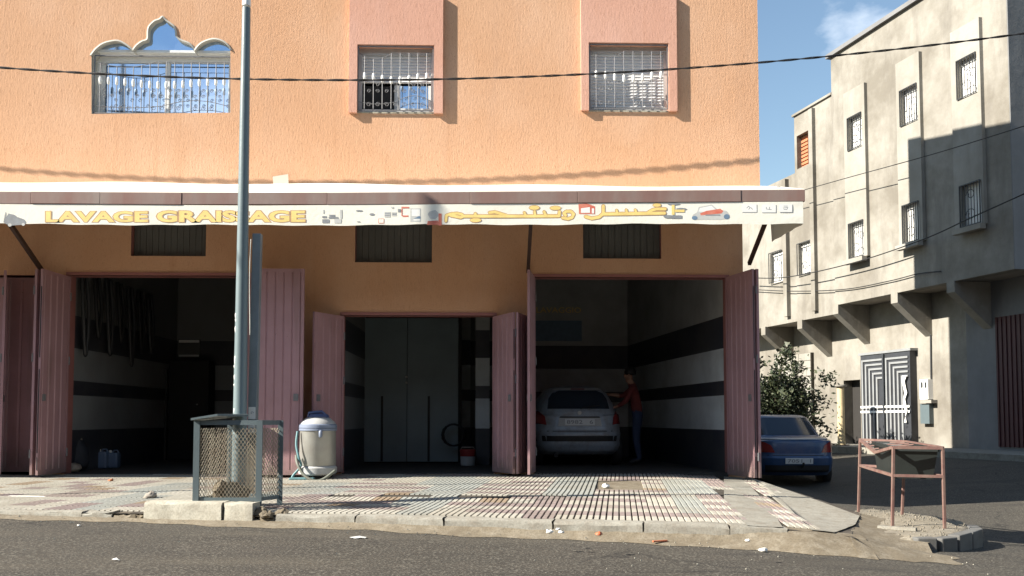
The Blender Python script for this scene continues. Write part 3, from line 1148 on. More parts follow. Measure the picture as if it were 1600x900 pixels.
# folding door leaves: ribbed sheet in a flat frame
def leaf(p, q, z0, z1, mat='door', ribs=4, th=0.035, slots=False, name='garage_door_leaf', label=None):
    p, q = Vector((p[0], p[1], 0)), Vector((q[0], q[1], 0))
    d = (q - p)
    L = d.length
    d.normalize()
    s = Vector((-d.y, d.x, 0))
    f = MB()
    fw = 0.045
    for (a, c) in ((0, fw), (L - fw, L)):
        f.obox(p + d * (a + c) / 2 + Vector((0, 0, (z0 + z1) / 2)), d * (c - a) / 2, s * th / 2, Vector((0, 0, (z1 - z0) / 2)))
    for (a, c) in ((z0, z0 + 0.07), (z1 - 0.05, z1)):
        f.obox(p + d * L / 2 + Vector((0, 0, (a + c) / 2)), d * (L / 2 - fw - 0.001), s * (th / 2 - 0.001), Vector((0, 0, (c - a) / 2)))
    o = f.build(name, M[mat], orange)
    if label:
        o['label'] = label
    w = MB()
    n = ribs * 4
    prof = []
    for i in range(ribs):
        w0 = fw + (L - 2 * fw) * i / ribs
        ww = (L - 2 * fw) / ribs
        prof += [(w0, 0.0), (w0 + ww * 0.10, 0.016), (w0 + ww * 0.86, 0.016), (w0 + ww * 0.96, 0.0)]
    prof.append((L - fw, 0.0))
    for side in (1, -1):
        b = len(w.v)
        for (a, h) in prof:
            for z in (z0 + 0.07, z1 - 0.05):
                w.v.append(p + d * a + s * (side * (h * 0.8 + 0.003)) + Vector((0, 0, z)))
        for i in range(len(prof) - 1):
            w.f.append((b + 2 * i, b + 2 * i + 2, b + 2 * i + 3, b + 2 * i + 1)); w.m.append(0)
    w.build('ribbed_panel', M[mat], o, recalc=False)
    if L > 0.5:
        k = MB()
        k.obox(q - d * 0.10 + Vector((0, 0, 1.15)) , d * 0.035, s * 0.032, Vector((0, 0, 0.05)))
        k.build('lock', M['iron'], o, bevel=0.006)
        for zh in (z0 + 0.3, (z0 + z1) / 2 + 0.2, z1 - 0.3):
            k = MB()
            k.tube([p + d * 0.004 + s * 0.022 + Vector((0, 0, zh - 0.06)), p + d * 0.004 + s * 0.022 + Vector((0, 0, zh + 0.06))], 0.013, 8)
            k.build('hinge', M['iron'], o)
    if slots:
        for (za, zb) in ((0.12, 0.30), (0.36, 1.55), (1.72, z1 - 0.25)):
            k = MB()
            k.obox(q + Vector((0, 0, (za + zb) / 2)) + d * 0.002, d * 0.004, s * 0.006, Vector((0, 0, (zb - za) / 2)))
            k.build('gap_strip', M['black'], o)
    return o


zl = 0.05
# left bay
pL = at(104, 600, 0)
leaf((L1[0] + 0.02, -0.02), (at(62, 600, -0.74).x, -0.76), zl, ZD - 0.03, ribs=4, slots=True)
leaf((at(55, 600, -0.70).x - 0.02, -0.72), (L1[0] - 0.10, -0.03), zl, ZD - 0.03, ribs=4)
leaf((-9.3, 0.08), (-7.95, 0.08), zl, ZD - 0.03, ribs=6)
leaf((-7.92, 0.08), (L1[0] - 0.30, 0.08), zl, ZD - 0.03, ribs=6)
leaf((at(3, 600, -0.62).x, -0.62), (-7.35, 0.04), zl, ZD - 0.03, ribs=3)
leaf((L1[1] - 0.01, -0.02), (at(396, 600, -0.74).x, -0.74), zl, ZD - 0.03, ribs=4)
leaf((at(397, 600, -0.78).x, -0.78), (at(474, 600, -0.78).x, -0.78), zl, ZD - 0.02, ribs=5, label='wide rose door leaf facing the street beside the lamp post')
# middle bay
leaf((L2[0] + 0.01, -0.02), (at(489, 600, -0.63).x, -0.63), zl, ZD2 - 0.02, ribs=4)
leaf((L2[1] - 0.01, -0.02), (at(803, 600, -0.63).x, -0.63), zl, ZD2 - 0.02, ribs=4, slots=True)
leaf((at(808, 600, -0.62).x, -0.62), (L3[0] - 0.09, -0.03), zl, ZD2 - 0.02, ribs=4)
# right bay
leaf((L3[0], -0.02), (at(826, 600, -0.80).x, -0.80), zl, ZD - 0.02, ribs=4)
leaf((L3[1] - 0.01, -0.02), (at(1179, 600, -0.82).x, -0.82), 0.0, ZD - 0.0, ribs=5, slots=True)
leaf((at(1186, 600, -0.82).x, -0.82), (L3[1] + 0.10, -0.03), 0.0, ZD - 0.0, ribs=4)
# frames round the openings
for (x0, x1, z) in ((L1[0], L1[1], ZD), (L2[0], L2[1], ZD2), (L3[0], L3[1], ZD)):
    b = MB()
    b.box((x0 - 0.04, -0.022, z), (x1 + 0.04, 0.06, z + 0.045))
    b.box((x0 - 0.04, -0.022, 0.03), (x0, 0.06, z - 0.001))
    b.box((x1, -0.022, 0.03), (x1 + 0.04, 0.06, z - 0.001))
    b.build('door_frame', M['doorframe'], orange)

# --- upper windows
def scroll(c, r, mir, Y, turns=1.4, n=16):
    pts = []
    for i in range(n + 1):
        t = i / n
        a = t * turns * 2 * pi
        rr = r * (1 - 0.72 * t)
        pts.append((c[0] + mir * rr * cos(a), Y, c[1] + rr * sin(a)))
    return pts


def grille(Y, x0, x1, z0, z1, nb, mat='iron', spz=0.5, archy=True, rad=0.006):
    b = MB()
    for (p, q) in (((x0, z0), (x1, z0)), ((x0, z1), (x1, z1)), ((x0, z0), (x0, z1)), ((x1, z0), (x1, z1))):
        b.bar((p[0], Y, p[1]), (q[0], Y, q[1]), 0.014)
    W_ = x1 - x0
    H_ = z1 - z0
    top = [(x0 + W_ * i / 24, Y, z0 + H_ * (0.90 - (0.10 * sin(pi * min(1, i / 11)) if i < 11 else 0))) for i in range(25)]
    b.tube(top, rad * 0.8, 5)
    bot = [(x0 + W_ * i / 24, Y, z0 + H_ * (0.13 + 0.10 * abs(sin(2 * pi * i / 24)) * (1 if i > 12 else -0.35))) for i in range(25)]
    b.tube(bot, rad * 0.8, 5)
    go = b.build('window_grille', M[mat], orange)
    for k in range(nb):
        x = x0 + W_ * (k + 0.7) / (nb + 0.4)
        zt = z0 + H_ * (0.90 - (0.10 * sin(pi * min(1, (k + .7) / nb * 24 / 11)) if (k + .7) / nb < 11 / 24 else 0))
        r = MB()
        r.tube([(x, Y, z0 + 0.02), (x, Y, zt)], rad, 6)
        r.build('bar', M[mat], go)
        zc = z0 + H_ * spz + 0.03 * cos(pi * k / max(1, nb - 1) * 2)
        s = MB()
        s.lathe((x, Y, zc - 0.055), [(0.008, 0), (0.019, 0.012), (0.022, 0.055), (0.019, 0.098), (0.008, 0.11)], 8)
        s.build('spindle', M['white'], go, smooth=True)
    for k in range(0, nb - 1, 1):
        x = x0 + W_ * (k + 1.2) / (nb + 0.4)
        for (zz, rr) in ((z0 + H_ * 0.09, 0.035), (z0 + H_ * 0.30, 0.028), (z0 + H_ * 0.40, 0.028)):
            if rnd.random() < 0.72:
                s = MB()
                s.tube(scroll((x, zz), rr, rnd.choice((-1, 1)), Y), 0.0042, 4)
                s.build('scroll', M[mat], go)
    return go


# surrounds (an upside-down U, open at the sill)
for (wx0, wx1, wz0, wz1), (px0, px1), pyb in ((WM, (545, 692), 176), (WR, (908, 1058), 172.5)):
    ox0, ox1 = at(px0, 120, YU - 0.055).x, at(px1, 120, YU - 0.055).x
    zb = at((px0 + px1) / 2, pyb, YU - 0.055).z
    zt = at((px0 + px1) / 2, -8, YU - 0.055).z
    b = MB()
    poly = [(ox0, zb), (wx0, zb), (wx0, wz1), (wx1, wz1), (wx1, zb), (ox1, zb), (ox1, zt), (ox0, zt)]
    b.prism([(x, YU - 0.058, z) for x, z in poly], (0, 0.055, 0))
    b.build('window_surround', M['pinkst'], orange)
    b = MB()
    b.box((wx0 + 0.001, YU - 0.004, wz0 - 0.010), (wx1 - 0.001, YU + 0.10, wz0 + 0.012))
    b.build('window_sill', M['concrete_l'], orange)


def win_frame(x0, x1, z0, z1, Y, w=0.045, mat='alu', mid=None):
    b = MB()
    b.box((x0, Y, z0), (x0 + w, Y + 0.05, z1))
    b.box((x1 - w, Y, z0), (x1, Y + 0.05, z1))
    b.box((x0 + w, Y, z0), (x1 - w, Y + 0.05, z0 + w))
    b.box((x0 + w, Y, z1 - w), (x1 - w, Y + 0.05, z1))
    if mid:
        xm = (x0 + x1) / 2
        b.box((xm - w * 0.6, Y + 0.002, z0 + w), (xm + w * 0.6, Y + 0.048, mid))
    return b.build('window', M[mat], orange)


def shutter(x0, x1, z0, z1, Y, parent, mat='shut', sh=0.045):
    b = MB()
    n = int((z1 - z0) / sh)
    for k in range(n):
        za = z1 - (k + 1) * sh
        b.add([(x0, Y, za + sh), (x1, Y, za + sh), (x1, Y - 0.008, za + sh * 0.5), (x0, Y - 0.008, za + sh * 0.5), (x1, Y, za + 0.004), (x0, Y, za + 0.004), (x1, Y + 0.008, za), (x0, Y + 0.008, za)],
              [(0, 1, 2, 3), (3, 2, 4, 5), (5, 4, 6, 7)])
    return b.build('roller_shutter', M[mat], parent, recalc=False)


YB = YU + 0.09
for (x0, x1, z0, z1), open_ in ((WM, True), (WR, False)):
    z0 = z0 + 0.012
    f = win_frame(x0 + 0.002, x1 - 0.002, z0, z1 - 0.002, YB, 0.05, mid=(z0 + (z1 - z0) * 0.44) if open_ else None)
    h = MB()
    h.box((x0 + 0.05, YB - 0.004, z1 - 0.10), (x1 - 0.05, YB + 0.03, z1 - 0.052))
    h.build('shutter_box', M['alu'], f)
    zs = z0 + (z1 - z0) * 0.44 if open_ else z0 + 0.05
    shutter(x0 + 0.05, x1 - 0.05, zs, z1 - 0.1, YB + 0.022, f)
    if open_:
        xm = (x0 + x1) / 2
        d = MB()
        d.box((x0 + 0.05, YB + 0.045, z0 + 0.05), (xm - 0.03, YB + 0.05, zs))
        d.build('open_sash_dark', M['darkin'], f)
        d = MB()
        d.box((xm + 0.04, YB + 0.03, z0 + 0.09), (x1 - 0.09, YB + 0.036, zs))
        d.build('pane', M['mirror'], f)
        d = MB()
        d.box((xm + 0.03, YB + 0.01, z0 + 0.05), (x1 - 0.05, YB + 0.029, z0 + 0.09))
        d.box((x1 - 0.09, YB + 0.01, z0 + 0.092), (x1 - 0.05, YB + 0.029, zs))
        d.build('sash', M['white'], f)
    grille(YU - 0.03, x0 + 0.015, x1 - 0.015, z0 + 0.015, z1 - 0.02, 8, 'iron')

# arched window on the left
YW = YU + 0.19
rim = MB()
outer = []
for i, p in enumerate(arch):
    q0, q1 = arch[i - 1], arch[(i + 1) % len(arch)]
    t = (q1 - q0).normalized()
    nrm = Vector((-t.z, 0, t.x))
    outer.append(p + nrm * 0.022)
for i in range(1, len(arch) - 2):
    a, c, d, e = arch[i], arch[i + 1], outer[i + 1], outer[i]
    rim.add([a + Vector((0, -0.02, 0)), c + Vector((0, -0.02, 0)), d + Vector((0, -0.012, 0)), e + Vector((0, -0.012, 0)), d + Vector((0, 0.002, 0)), e + Vector((0, 0.002, 0)), a + Vector((0, 0.003, 0)), c + Vector((0, 0.003, 0))],
            [(0, 1, 2, 3), (3, 2, 4, 5), (0, 1, 7, 6)])
rim.build('arch_moulding', M['cream'], orange)
ax0, ax1 = arch[0].x, arch[-1].x
az0, az1 = arch[0].z, max(p.z for p in arch)
zc = at(250, 84, YW).z
zk = at(250, 98, YW).z
b = MB()
b.box((ax0 - 0.05, YW, zk), (ax1 + 0.05, YW + 0.07, zc))
b.box((ax0 - 0.05, YW, az0), (at(163, 140, YW).x, YW + 0.07, zk - .001))
b.box((at(258, 140, YW).x, YW - 0.006, az0 + 0.03), (at(265, 140, YW).x, YW + 0.07, zk - .001))
b.box((at(357, 140, YW).x, YW, az0), (ax1 + 0.05, YW + 0.07, zk - .001))
b.box((at(163, 140, YW).x + 0.001, YW, az0), (at(357, 140, YW).x - 0.001, YW + 0.07, az0 + 0.029))
aw = b.build('window', M['white'], orange)
b = MB()
b.box((at(164, 140, YW).x, YW + 0.03, az0 + 0.03), (at(257.5, 140, YW).x, YW + 0.04, zk - 0.002))
b.build('pane', M['mirror'], aw)
b = MB()
b.box((at(265.5, 140, YW).x, YW + 0.025, az0 + 0.03), (at(356.5, 140, YW).x, YW + 0.035, zk - 0.002))
b.build('pane', M['mirror'], aw)
b = MB()
b.box((ax0 - 0.05, YU + 0.075, zc + 0.001), (ax1 + 0.05, YU + 0.085, az1 + 0.02))
b.build('arch_pane', M['mirror'], aw)
b = MB()
b.box((ax0 + 0.002, YU + 0.06, zc - 0.035), (ax1 - 0.002, YW - 0.001, zc))
b.build('transom_ledge', M['white'], aw)
grille(YU + 0.02, ax0 + 0.02, ax1 - 0.02, az0 + 0.02, at(250, 87, YU).z, 16, 'iron', 0.53)

# ------------------------------------------------------------------ awning
YF = -2.0
z_bt, z_bb = at(600, 304, YF).z, at(600, 322.5, YF).z
AXR = at(1257, 300, YF).x


def AZ(x):                                                   # the beam climbs a little towards its right end
    return 0.095 * max(0.0, (x + 3.0) / (AXR + 3.0))


awn = thing('awning', (-1, -1.2, 3.3), 'long white sheet awning on a brown beam above the garage doors', 'awning')
b = MB()
wv = 200
for i in range(wv + 1):
    x = XL + (AXR - XL) * i / wv
    zz = 0.006 * sin(i * pi)
    b.v += [Vector((x, YU - 0.002, ZS + 0.02 + 0.012 * sin(x * 2.1))), Vector((x, YF - 0.01, z_bt + 0.012 + AZ(x))), Vector((x, YU - 0.002, ZS + 0.012 + 0.012 * sin(x * 2.1))), Vector((x, YF - 0.01, z_bt + 0.004 + AZ(x)))]
for i in range(wv):
    k = i * 4
    b.f += [(k, k + 1, k + 5, k + 4), (k + 2, k + 6, k + 7, k + 3), (k + 1, k + 3, k + 7, k + 5)]; b.m += [0] * 3
b.build('roof_sheet', M['sheet'], awn)
fl = MB()
p = at(427, 287, YU - 0.05); q = at(451, 287, YU - 0.05); r_ = at(450, 272, YU - 0.09); s_ = at(426, 276, YU - 0.08)
fl.prism([p, q, r_, s_], (0, 0.004, 0))
fl.build('bent_sheet_corner', M['sheet'], awn)
# beam in lengths, each a little out of line
xs_b = [XL, -9.5, at(50, 312, YF).x, at(158, 312, YF).x, at(285, 312, YF).x, at(512, 312, YF).x, at(735, 312, YF).x, at(902, 312, YF).x, at(1157, 312, YF).x, AXR]
for p, q in zip(xs_b, xs_b[1:]):
    b = MB()
    dz = rnd.uniform(-0.004, 0.004)
    dy = rnd.uniform(-0.004, 0.004)
    b.box((p + 0.002, YF - 0.03 + dy, z_bb + dz), (q - 0.002, YF + 0.03, z_bt + dz))
    for v in b.v:
        v.z += AZ(v.x)
    b.build('beam', M['brown'], awn, bevel=0.004)
b = MB()
b.box((AXR - 0.055, YF + 0.032, z_bb + 0.10), (AXR - 0.004, YU - 0.02, z_bt + 0.07))
b.build('end_beam', M['brown'], awn)
for px0, py0 in ((1171, 412), (825, 424), (66, 424)):
    w0 = at(px0, py0, -0.01)
    b = MB()
    b.bar((w0.x, 0.0, w0.z), (w0.x, -1.45, w0.z + 0.80), 0.05, 0.06)
    b.build('strut', M['strut'], awn)
    b = MB()
    b.bar((w0.x, -1.9, z_bt - 0.06), (w0.x, -0.01, ZS - 0.10), 0.045, 0.05)
    b.build('rafter', M['strut'], awn)

# ------------------------------------------------------------------ banner
YN = YF - 0.045
ban = thing('banner', (-1, YF, 3.3), 'long cream vinyl banner with yellow washing and greasing lettering under the awning beam', 'banner')
bx0, bx1 = XL, AXR - 0.03
zb_b = at(600, 352, YN).z
b = MB()
nb = 160
rw = 8


def bdy(x, t):
    return 0.010 * sin(x * 3.1 + t * 2) + 0.006 * sin(x * 7.7 + 1.3) * t + (0.02 * sin(t * 9 + x * 9) if x > bx1 - 0.25 else 0)


for i in range(nb + 1):
    x = bx0 + (bx1 - bx0) * i / nb
    for j in range(rw + 1):
        t = j / rw
        zz = z_bb - 0.004 + AZ(x) * (1 - 0.35 * t) - (z_bb - zb_b + 0.006 * sin(x * 2.3) + 0.005 * sin(x * 9.1)) * t
        b.v.append(Vector((x, YN + 0.0215 + bdy(x, t) * 0.08, zz)))
for i in range(nb):
    for j in range(rw):
        k = i * (rw + 1) + j
        b.f.append((k, k + 1, k + rw + 2, k + rw + 1)); b.m.append(0)
b.build('banner_cloth', M['banner'], ban, smooth=True, recalc=False)
sd = MB()
ns = 12
for i in range(ns + 1):
    y = YN + 0.035 + (1.35) * i / ns
    for j in range(3):
        t = j / 2
        sd.v.append(Vector((bx1 + 0.004 + 0.012 * sin(i * 1.7) * t, y, z_bb - 0.004 + 0.095 * (1 - 0.35 * t) - (z_bb - zb_b) * t * (1 - 0.1 * (i / ns)))))
for i in range(ns):
    for j in range(2):
        k = i * 3 + j
        sd.f.append((k, k + 1, k + 4, k + 3)); sd.m.append(0)
sd.build('side_flap', M['banner'], ban, smooth=True, recalc=False)

LAY = [0]


def bp(px, py, off):
    p = at(px, py, YN)
    return Vector((p.x, YN + 0.0196 - off * 0.13, p.z))


def stroke_poly(pts, w):
    """flat ribbon with round ends round a pixel polyline, as a list of quads/fans in pixel space"""
    out = []
    for (x0, y0), (x1, y1) in zip(pts, pts[1:]):
        dx, dy = x1 - x0, y1 - y0
        L = math.hypot(dx, dy) or 1
        nx_, ny_ = -dy / L * w / 2, dx / L * w / 2
        a = math.atan2(ny_, nx_)
        pl = []
        for k in range(5):
            t = a + pi * k / 4
            pl.append((x0 + cos(t) * w / 2, y0 + sin(t) * w / 2))
        for k in range(5):
            t = a + pi + pi * k / 4
            pl.append((x1 + cos(t) * w / 2, y1 + sin(t) * w / 2))
        out.append(pl)
    return out


def flat(polys, name, mat, off, parent=None):
    if not name.startswith('lettering') or 'dot' in name:
        if len(polys) > 1:
            return [flat([pl], name, mat, off + 0.0002 * k, parent) for k, pl in enumerate(polys)]
    b = MB()
    for k, pl in enumerate(polys):
        o = off + 0.0003 * k
        b.v += [bp(x, y, o) for x, y in pl]
        n_ = len(pl)
        b.f.append(tuple(range(len(b.v) - n_, len(b.v)))); b.m.append(0)
    return b.build(name, M[mat], parent or ban, recalc=False)


def letters(strokes, w, name):
    for k, s in enumerate(strokes):
        flat(stroke_poly(s, w + 2.2), name + '_outline', 'printb', 0.002 + 0.001 * 0)
        break
    po = [q for s in strokes for q in stroke_poly(s, w + 2.2)]
    pi_ = [q for s in strokes for q in stroke_poly(s, w)]
    return po, pi_


def word_text(txt, px0, px1, py_top, py_bot, name):
    def mk(off, ymat, dy, nm):
        cu = bpy.data.curves.new(nm, 'FONT')
        cu.body = txt
        cu.size = 1
        cu.offset = off
        cu.resolution_u = 3
        ob = bpy.data.objects.new(nm, cu)
        COL.objects.link(ob)
        dg = bpy.context.evaluated_depsgraph_get()
        me = bpy.data.meshes.new_from_object(ob.evaluated_get(dg))
        bpy.data.objects.remove(ob)
        return me
    me0 = mk(0.036, None, 0, 'tmp')
    xs0 = [v.co.x for v in me0.vertices]; ys0 = [v.co.y for v in me0.vertices]
    mn, mxx, m0, m1 = min(xs0), max(xs0), min(ys0), max(ys0)
    for off, mat, dep, nm in ((0.072, 'printb', 0.0015, name + '_outline'), (0.036, 'yellow', 0.004, name)):
        me = mk(off, None, 0, 'tmp')
        b = MB()
        for v in me.vertices:
            u = (v.co.x - mn) / (mxx - mn); w = (v.co.y - m0) / (m1 - m0)
            b.v.append(bp(px0 + (px1 - px0) * u, py_bot + (py_top - py_bot) * w, dep))
        for p in me.polygons:
            b.f.append(tuple(p.vertices)); b.m.append(0)
        b.build(nm, M[mat], ban, recalc=False)


word_text('LAVAGE', 70.5, 230, 329.5, 346.5, 'lettering')
word_text('GRAISSAGE', 244, 476, 328.5, 346.5, 'lettering')


def zz(pts):                     # traced on a 660..960 x 290.. enlargement
    return [(660 + x / 5.333, 290 + y / 5.333) for x, y in pts]


def cz2(pts):                    # traced on an 800.. x 225.. enlargement
    return [(800 + x / 4, 225 + y / 4) for x, y in pts]


ARAB = [zz([(195, 292), (200, 245), (240, 232), (290, 228), (330, 238), (340, 252)]), zz([(235, 245), (320, 262), (340, 252), (690, 252), (900, 252), (1140, 250), (1143, 215)]),
        zz([(441, 232), (441, 250)]), zz([(560, 222), (605, 217), (700, 246)]), zz([(850, 222), (862, 248)]), zz([(935, 212), (940, 248)]), zz([(1015, 215), (1030, 248)]),
        zz([(1195, 245), (1180, 228), (1200, 212), (1240, 212), (1262, 235), (1250, 262), (1215, 275), (1170, 266)]),
        cz2([(572, 386), (572, 432), (545, 455), (500, 463), (462, 452)]), cz2([(572, 436), (700, 434), (830, 432), (955, 430)]),
        cz2([(655, 412), (660, 432)]), cz2([(715, 410), (722, 432)]), cz2([(772, 410), (780, 432)]), cz2([(850, 428), (880, 410), (905, 404), (960, 404)])]
WID = [3.8, 4.3, 4.2, 4.0, 3.6, 3.6, 3.8, 4.2, 4.6, 4.6, 3.4, 3.4, 3.4, 4.2]
for W0, W1 in ((0, 7), (7, 8), (8, 14)):                     # joined script: end of the second word, its first letter, first word
    flat([q for s, w in list(zip(ARAB, WID))[W0:W1] for q in stroke_poly(s, w + 2.0)], 'lettering_outline', 'printb', 0.0015)
    flat([q for s, w in list(zip(ARAB, WID))[W0:W1] for q in stroke_poly(s, w)], 'lettering', 'yellow', 0.0075)


def ell(cx, cy, rx, ry, n=14):
    return [(cx + rx * cos(2 * pi * k / n), cy + ry * sin(2 * pi * k / n)) for k in range(n)]


dots = [(743, 343.5, 8.5, 3), (835, 324, 8, 3.2), (868, 324.5, 8.5, 3.0), (1027, 320, 6.2, 2.6)]
flat([ell(x, y, rx + 0.9, ry + .9) for x, y, rx, ry in dots], 'lettering_dot_outline', 'printb', 0.002)
flat([ell(x, y, rx, ry) for x, y, rx, ry in dots], 'lettering_dot', 'yellow', 0.005)


def R(x0, y0, x1, y1):
    return [(x0, y0), (x1, y0), (x1, y1), (x0, y1)]


# off-road car drawing at the far left
flat([[(5, 348), (8, 338), (14, 336), (24, 338), (36, 342), (39, 346), (38, 350), (30, 351), (14, 352)], [(9, 338), (12, 333), (21, 335), (25, 338)]], 'car_print', 'printg', 0.002)
flat([ell(14, 351, 3, 2.6), ell(35, 350, 2.6, 2.2)], 'car_print_wheel', 'printlg', 0.004)
flat([[(4, 347), (7, 331), (8, 331), (6, 347)]], 'car_print_aerial', 'printg', 0.005)
# small product pictures in the middle
flat([R(503, 337, 510, 340), R(514, 335, 523, 338), R(503, 342, 514, 348), R(513, 338.5, 528, 341)], 'product_print', 'printg', 0.002)
flat([R(504, 327, 506, 333), R(522, 341.5, 533, 348), R(531, 327, 534, 341)], 'product_print', 'printlg', 0.0028)
flat([ell(561, 328.8, 5.5, 1.2), ell(581, 334.4, 4, 1.8), ell(560, 346, 3, .7)], 'badge_print', 'printg', 0.002)
flat([R(591, 341, 600, 348.5)], 'square_print', 'printr', 0.002)
flat([R(591.8, 341.8, 599.2, 347.7)], 'square_print_fill', 'banner', 0.004)
flat([R(600.5, 330.5, 610, 339), R(612, 331, 619.5, 337), R(611, 322.5, 615, 325)], 'product_print', 'printlg', 0.002)
flat([R(601, 332, 609, 333.4), R(601, 335, 609, 336.4), R(613, 333, 619, 335), R(621.5, 326, 626, 331)], 'product_print', 'printg', 0.004)
flat([R(627, 322.5, 639, 325), R(627, 325.2, 628.6, 337), R(628.8, 336, 638, 338.4)], 'red_corner_print', 'printr', 0.002)
flat([R(641, 325, 657, 346)], 'poster_print', 'printlg', 0.0012)
flat([R(643, 326.5, 656, 337), R(646, 342, 656, 344)], 'poster_print_fill', 'prinw', 0.003)
flat([[(646, 341), (655, 337), (657, 338), (657, 341)]], 'poster_print_bar', 'printbl', 0.0045)
flat([[(668, 334), (671, 330), (680, 327.5), (684, 331), (685, 337), (680, 342), (672, 341)]], 'pale_shape_print', 'printlg', 0.002)
flat([R(685, 333, 690, 352), [(668, 345), (684, 344), (687, 351), (667, 351)]], 'red_edge_print', 'printr', 0.0015)
# the red picture after the second word, the oil gun and the red-and-white car
flat([[(904, 318), (917, 317), (930, 322), (930, 334), (905, 334)]], 'house_print', 'printr', 0.0012)
flat([[(908, 325), (922, 323), (922, 332), (908, 332)], R(925, 325, 928.5, 333)], 'house_print_window', 'prinw', 0.0085)
flat([ell(1053, 318, 10, 1.9), ell(1065, 326, 8.5, 1.8), R(1049, 336, 1066, 341), ell(1045, 338, 8, 2.6)], 'tool_print', 'printg', 0.0085)
flat([R(1050, 319.5, 1054.5, 335), R(1055, 327, 1070, 331)], 'tool_print_body', 'yellow', 0.0100)
flat([[(1081, 341), (1083, 335), (1090, 331), (1092, 323), (1113, 319), (1122, 327), (1136, 329), (1141, 336), (1139, 341), (1125, 343), (1092, 343)]], 'car_print', 'printlg', 0.002)
flat([[(1092, 330), (1094, 324.5), (1112, 321), (1119, 327), (1105, 331)]], 'car_print_glass', 'prinw', 0.004)
flat([[(1094, 333), (1104, 329), (1126, 325.5), (1131, 329), (1128, 333), (1096, 336)]], 'car_print_bonnet', 'printr', 0.0055)
flat([ell(1086, 340, 4.5, 3.2), ell(1136, 338, 4.5, 4)], 'car_print_wheel', 'printbl', 0.007)
flat([R(1103, 334.6, 1126, 336.4)], 'car_print_grille', 'printg', 0.0085)
for k, (x0, y0) in enumerate(((1160, 318.5), (1191, 319), (1218.5, 318.5))):
    w_ = (23, 22, 20)[k]
    flat([R(x0 + 0.7, y0 + 0.7, x0 + w_ + 0.9, y0 + 13.2)], 'card_edge', 'printg', 0.002)
    flat([R(x0, y0, x0 + w_, y0 + 12.3)], 'card', 'prinw', 0.004)
    cx_, cy_ = x0 + w_ / 2, y0 + 6
    sc_ = [[(cx_ - 4, cy_), (cx_ - 1, cy_ - 3), (cx_ + 1, cy_), (cx_ - 1, cy_ + 2)], [(cx_ + 2, cy_ - 1), (cx_ + 5, cy_ + 2)]] if k == 0 else ([[(cx_ - 4, cy_ - 2), (cx_ - 4, cy_ + 1), (cx_ + 4, cy_ + 2)], [(cx_ + 1, cy_ - 2), (cx_ + 1, cy_ + 2)]] if k == 1 else [[(cx_ - 3, cy_ - 3), (cx_ + 3, cy_ - 3)], [(cx_ - 4, cy_), (cx_ + 3, cy_ - 1), (cx_ + 2, cy_ + 2), (cx_ - 3, cy_ + 2)]])
    flat([q for s in sc_ for q in stroke_poly(s, 0.9)], 'card_mark', 'printg', 0.006)

# ------------------------------------------------------------------ overhead cables
def cable(name, pts, r, label, mat='black', twist=False, seg=60):
    P = [Vector(p) for p in pts]
    # quadratic through three points
    a, m_, c = P
    path = []
    for i in range(seg + 1):
        t = i / seg
        path.append(a * (2 * (t - .5) * (t - 1)) + m_ * (-4 * t * (t - 1)) + c * (2 * t * (t - .5)))
    b = MB()
    if twist:
        for ph in (0, pi):
            pp = []
            for i, p in enumerate(path):
                an = i * 0.75 + ph * 1.0
                pp.append(p + Vector((0, cos(an), sin(an))) * r * 0.75)
            b.tube(pp, r * 0.75, 6)
    else:
        b.tube(path, r, 6)
    return tag(b.build(name, M[mat], origin=path[0], smooth=True), label, 'cable')


YC = YU - 0.50
cable('power_cable', [at(-420, 62, YU - 0.60), at(640, 124.5, YU - 0.50), at(1700, 38, YU - 0.38)], 0.012, 'thick twisted cable sagging across the orange facade and the sky', twist=True, seg=240)
# street cables crossing overhead; only their shadows reach the pavement in view
for (p0, p1, lab) in (((0, 767), (300, 757), 'street cable overhead whose shadow crosses the pavement left of the bin'), ((520, 775), (930, 754), 'street cable overhead whose shadow crosses the pavement before the middle bay'),
                      ((800, 784), (1160, 756), 'street cable overhead whose long shadow crosses the pavement before the right bay')):
    s = 2.9
    q0 = atz(p0[0], p0[1], -0.01) + Vector((-3.6, -1, 2.45)) * s
    q1 = atz(p1[0], p1[1], -0.01) + Vector((-3.6, -1, 2.45)) * s
    d = q1 - q0
    cable('street_cable', [q0 - d * 0.25, (q0 + q1) / 2, q1 + d * 0.25], 0.014, lab)

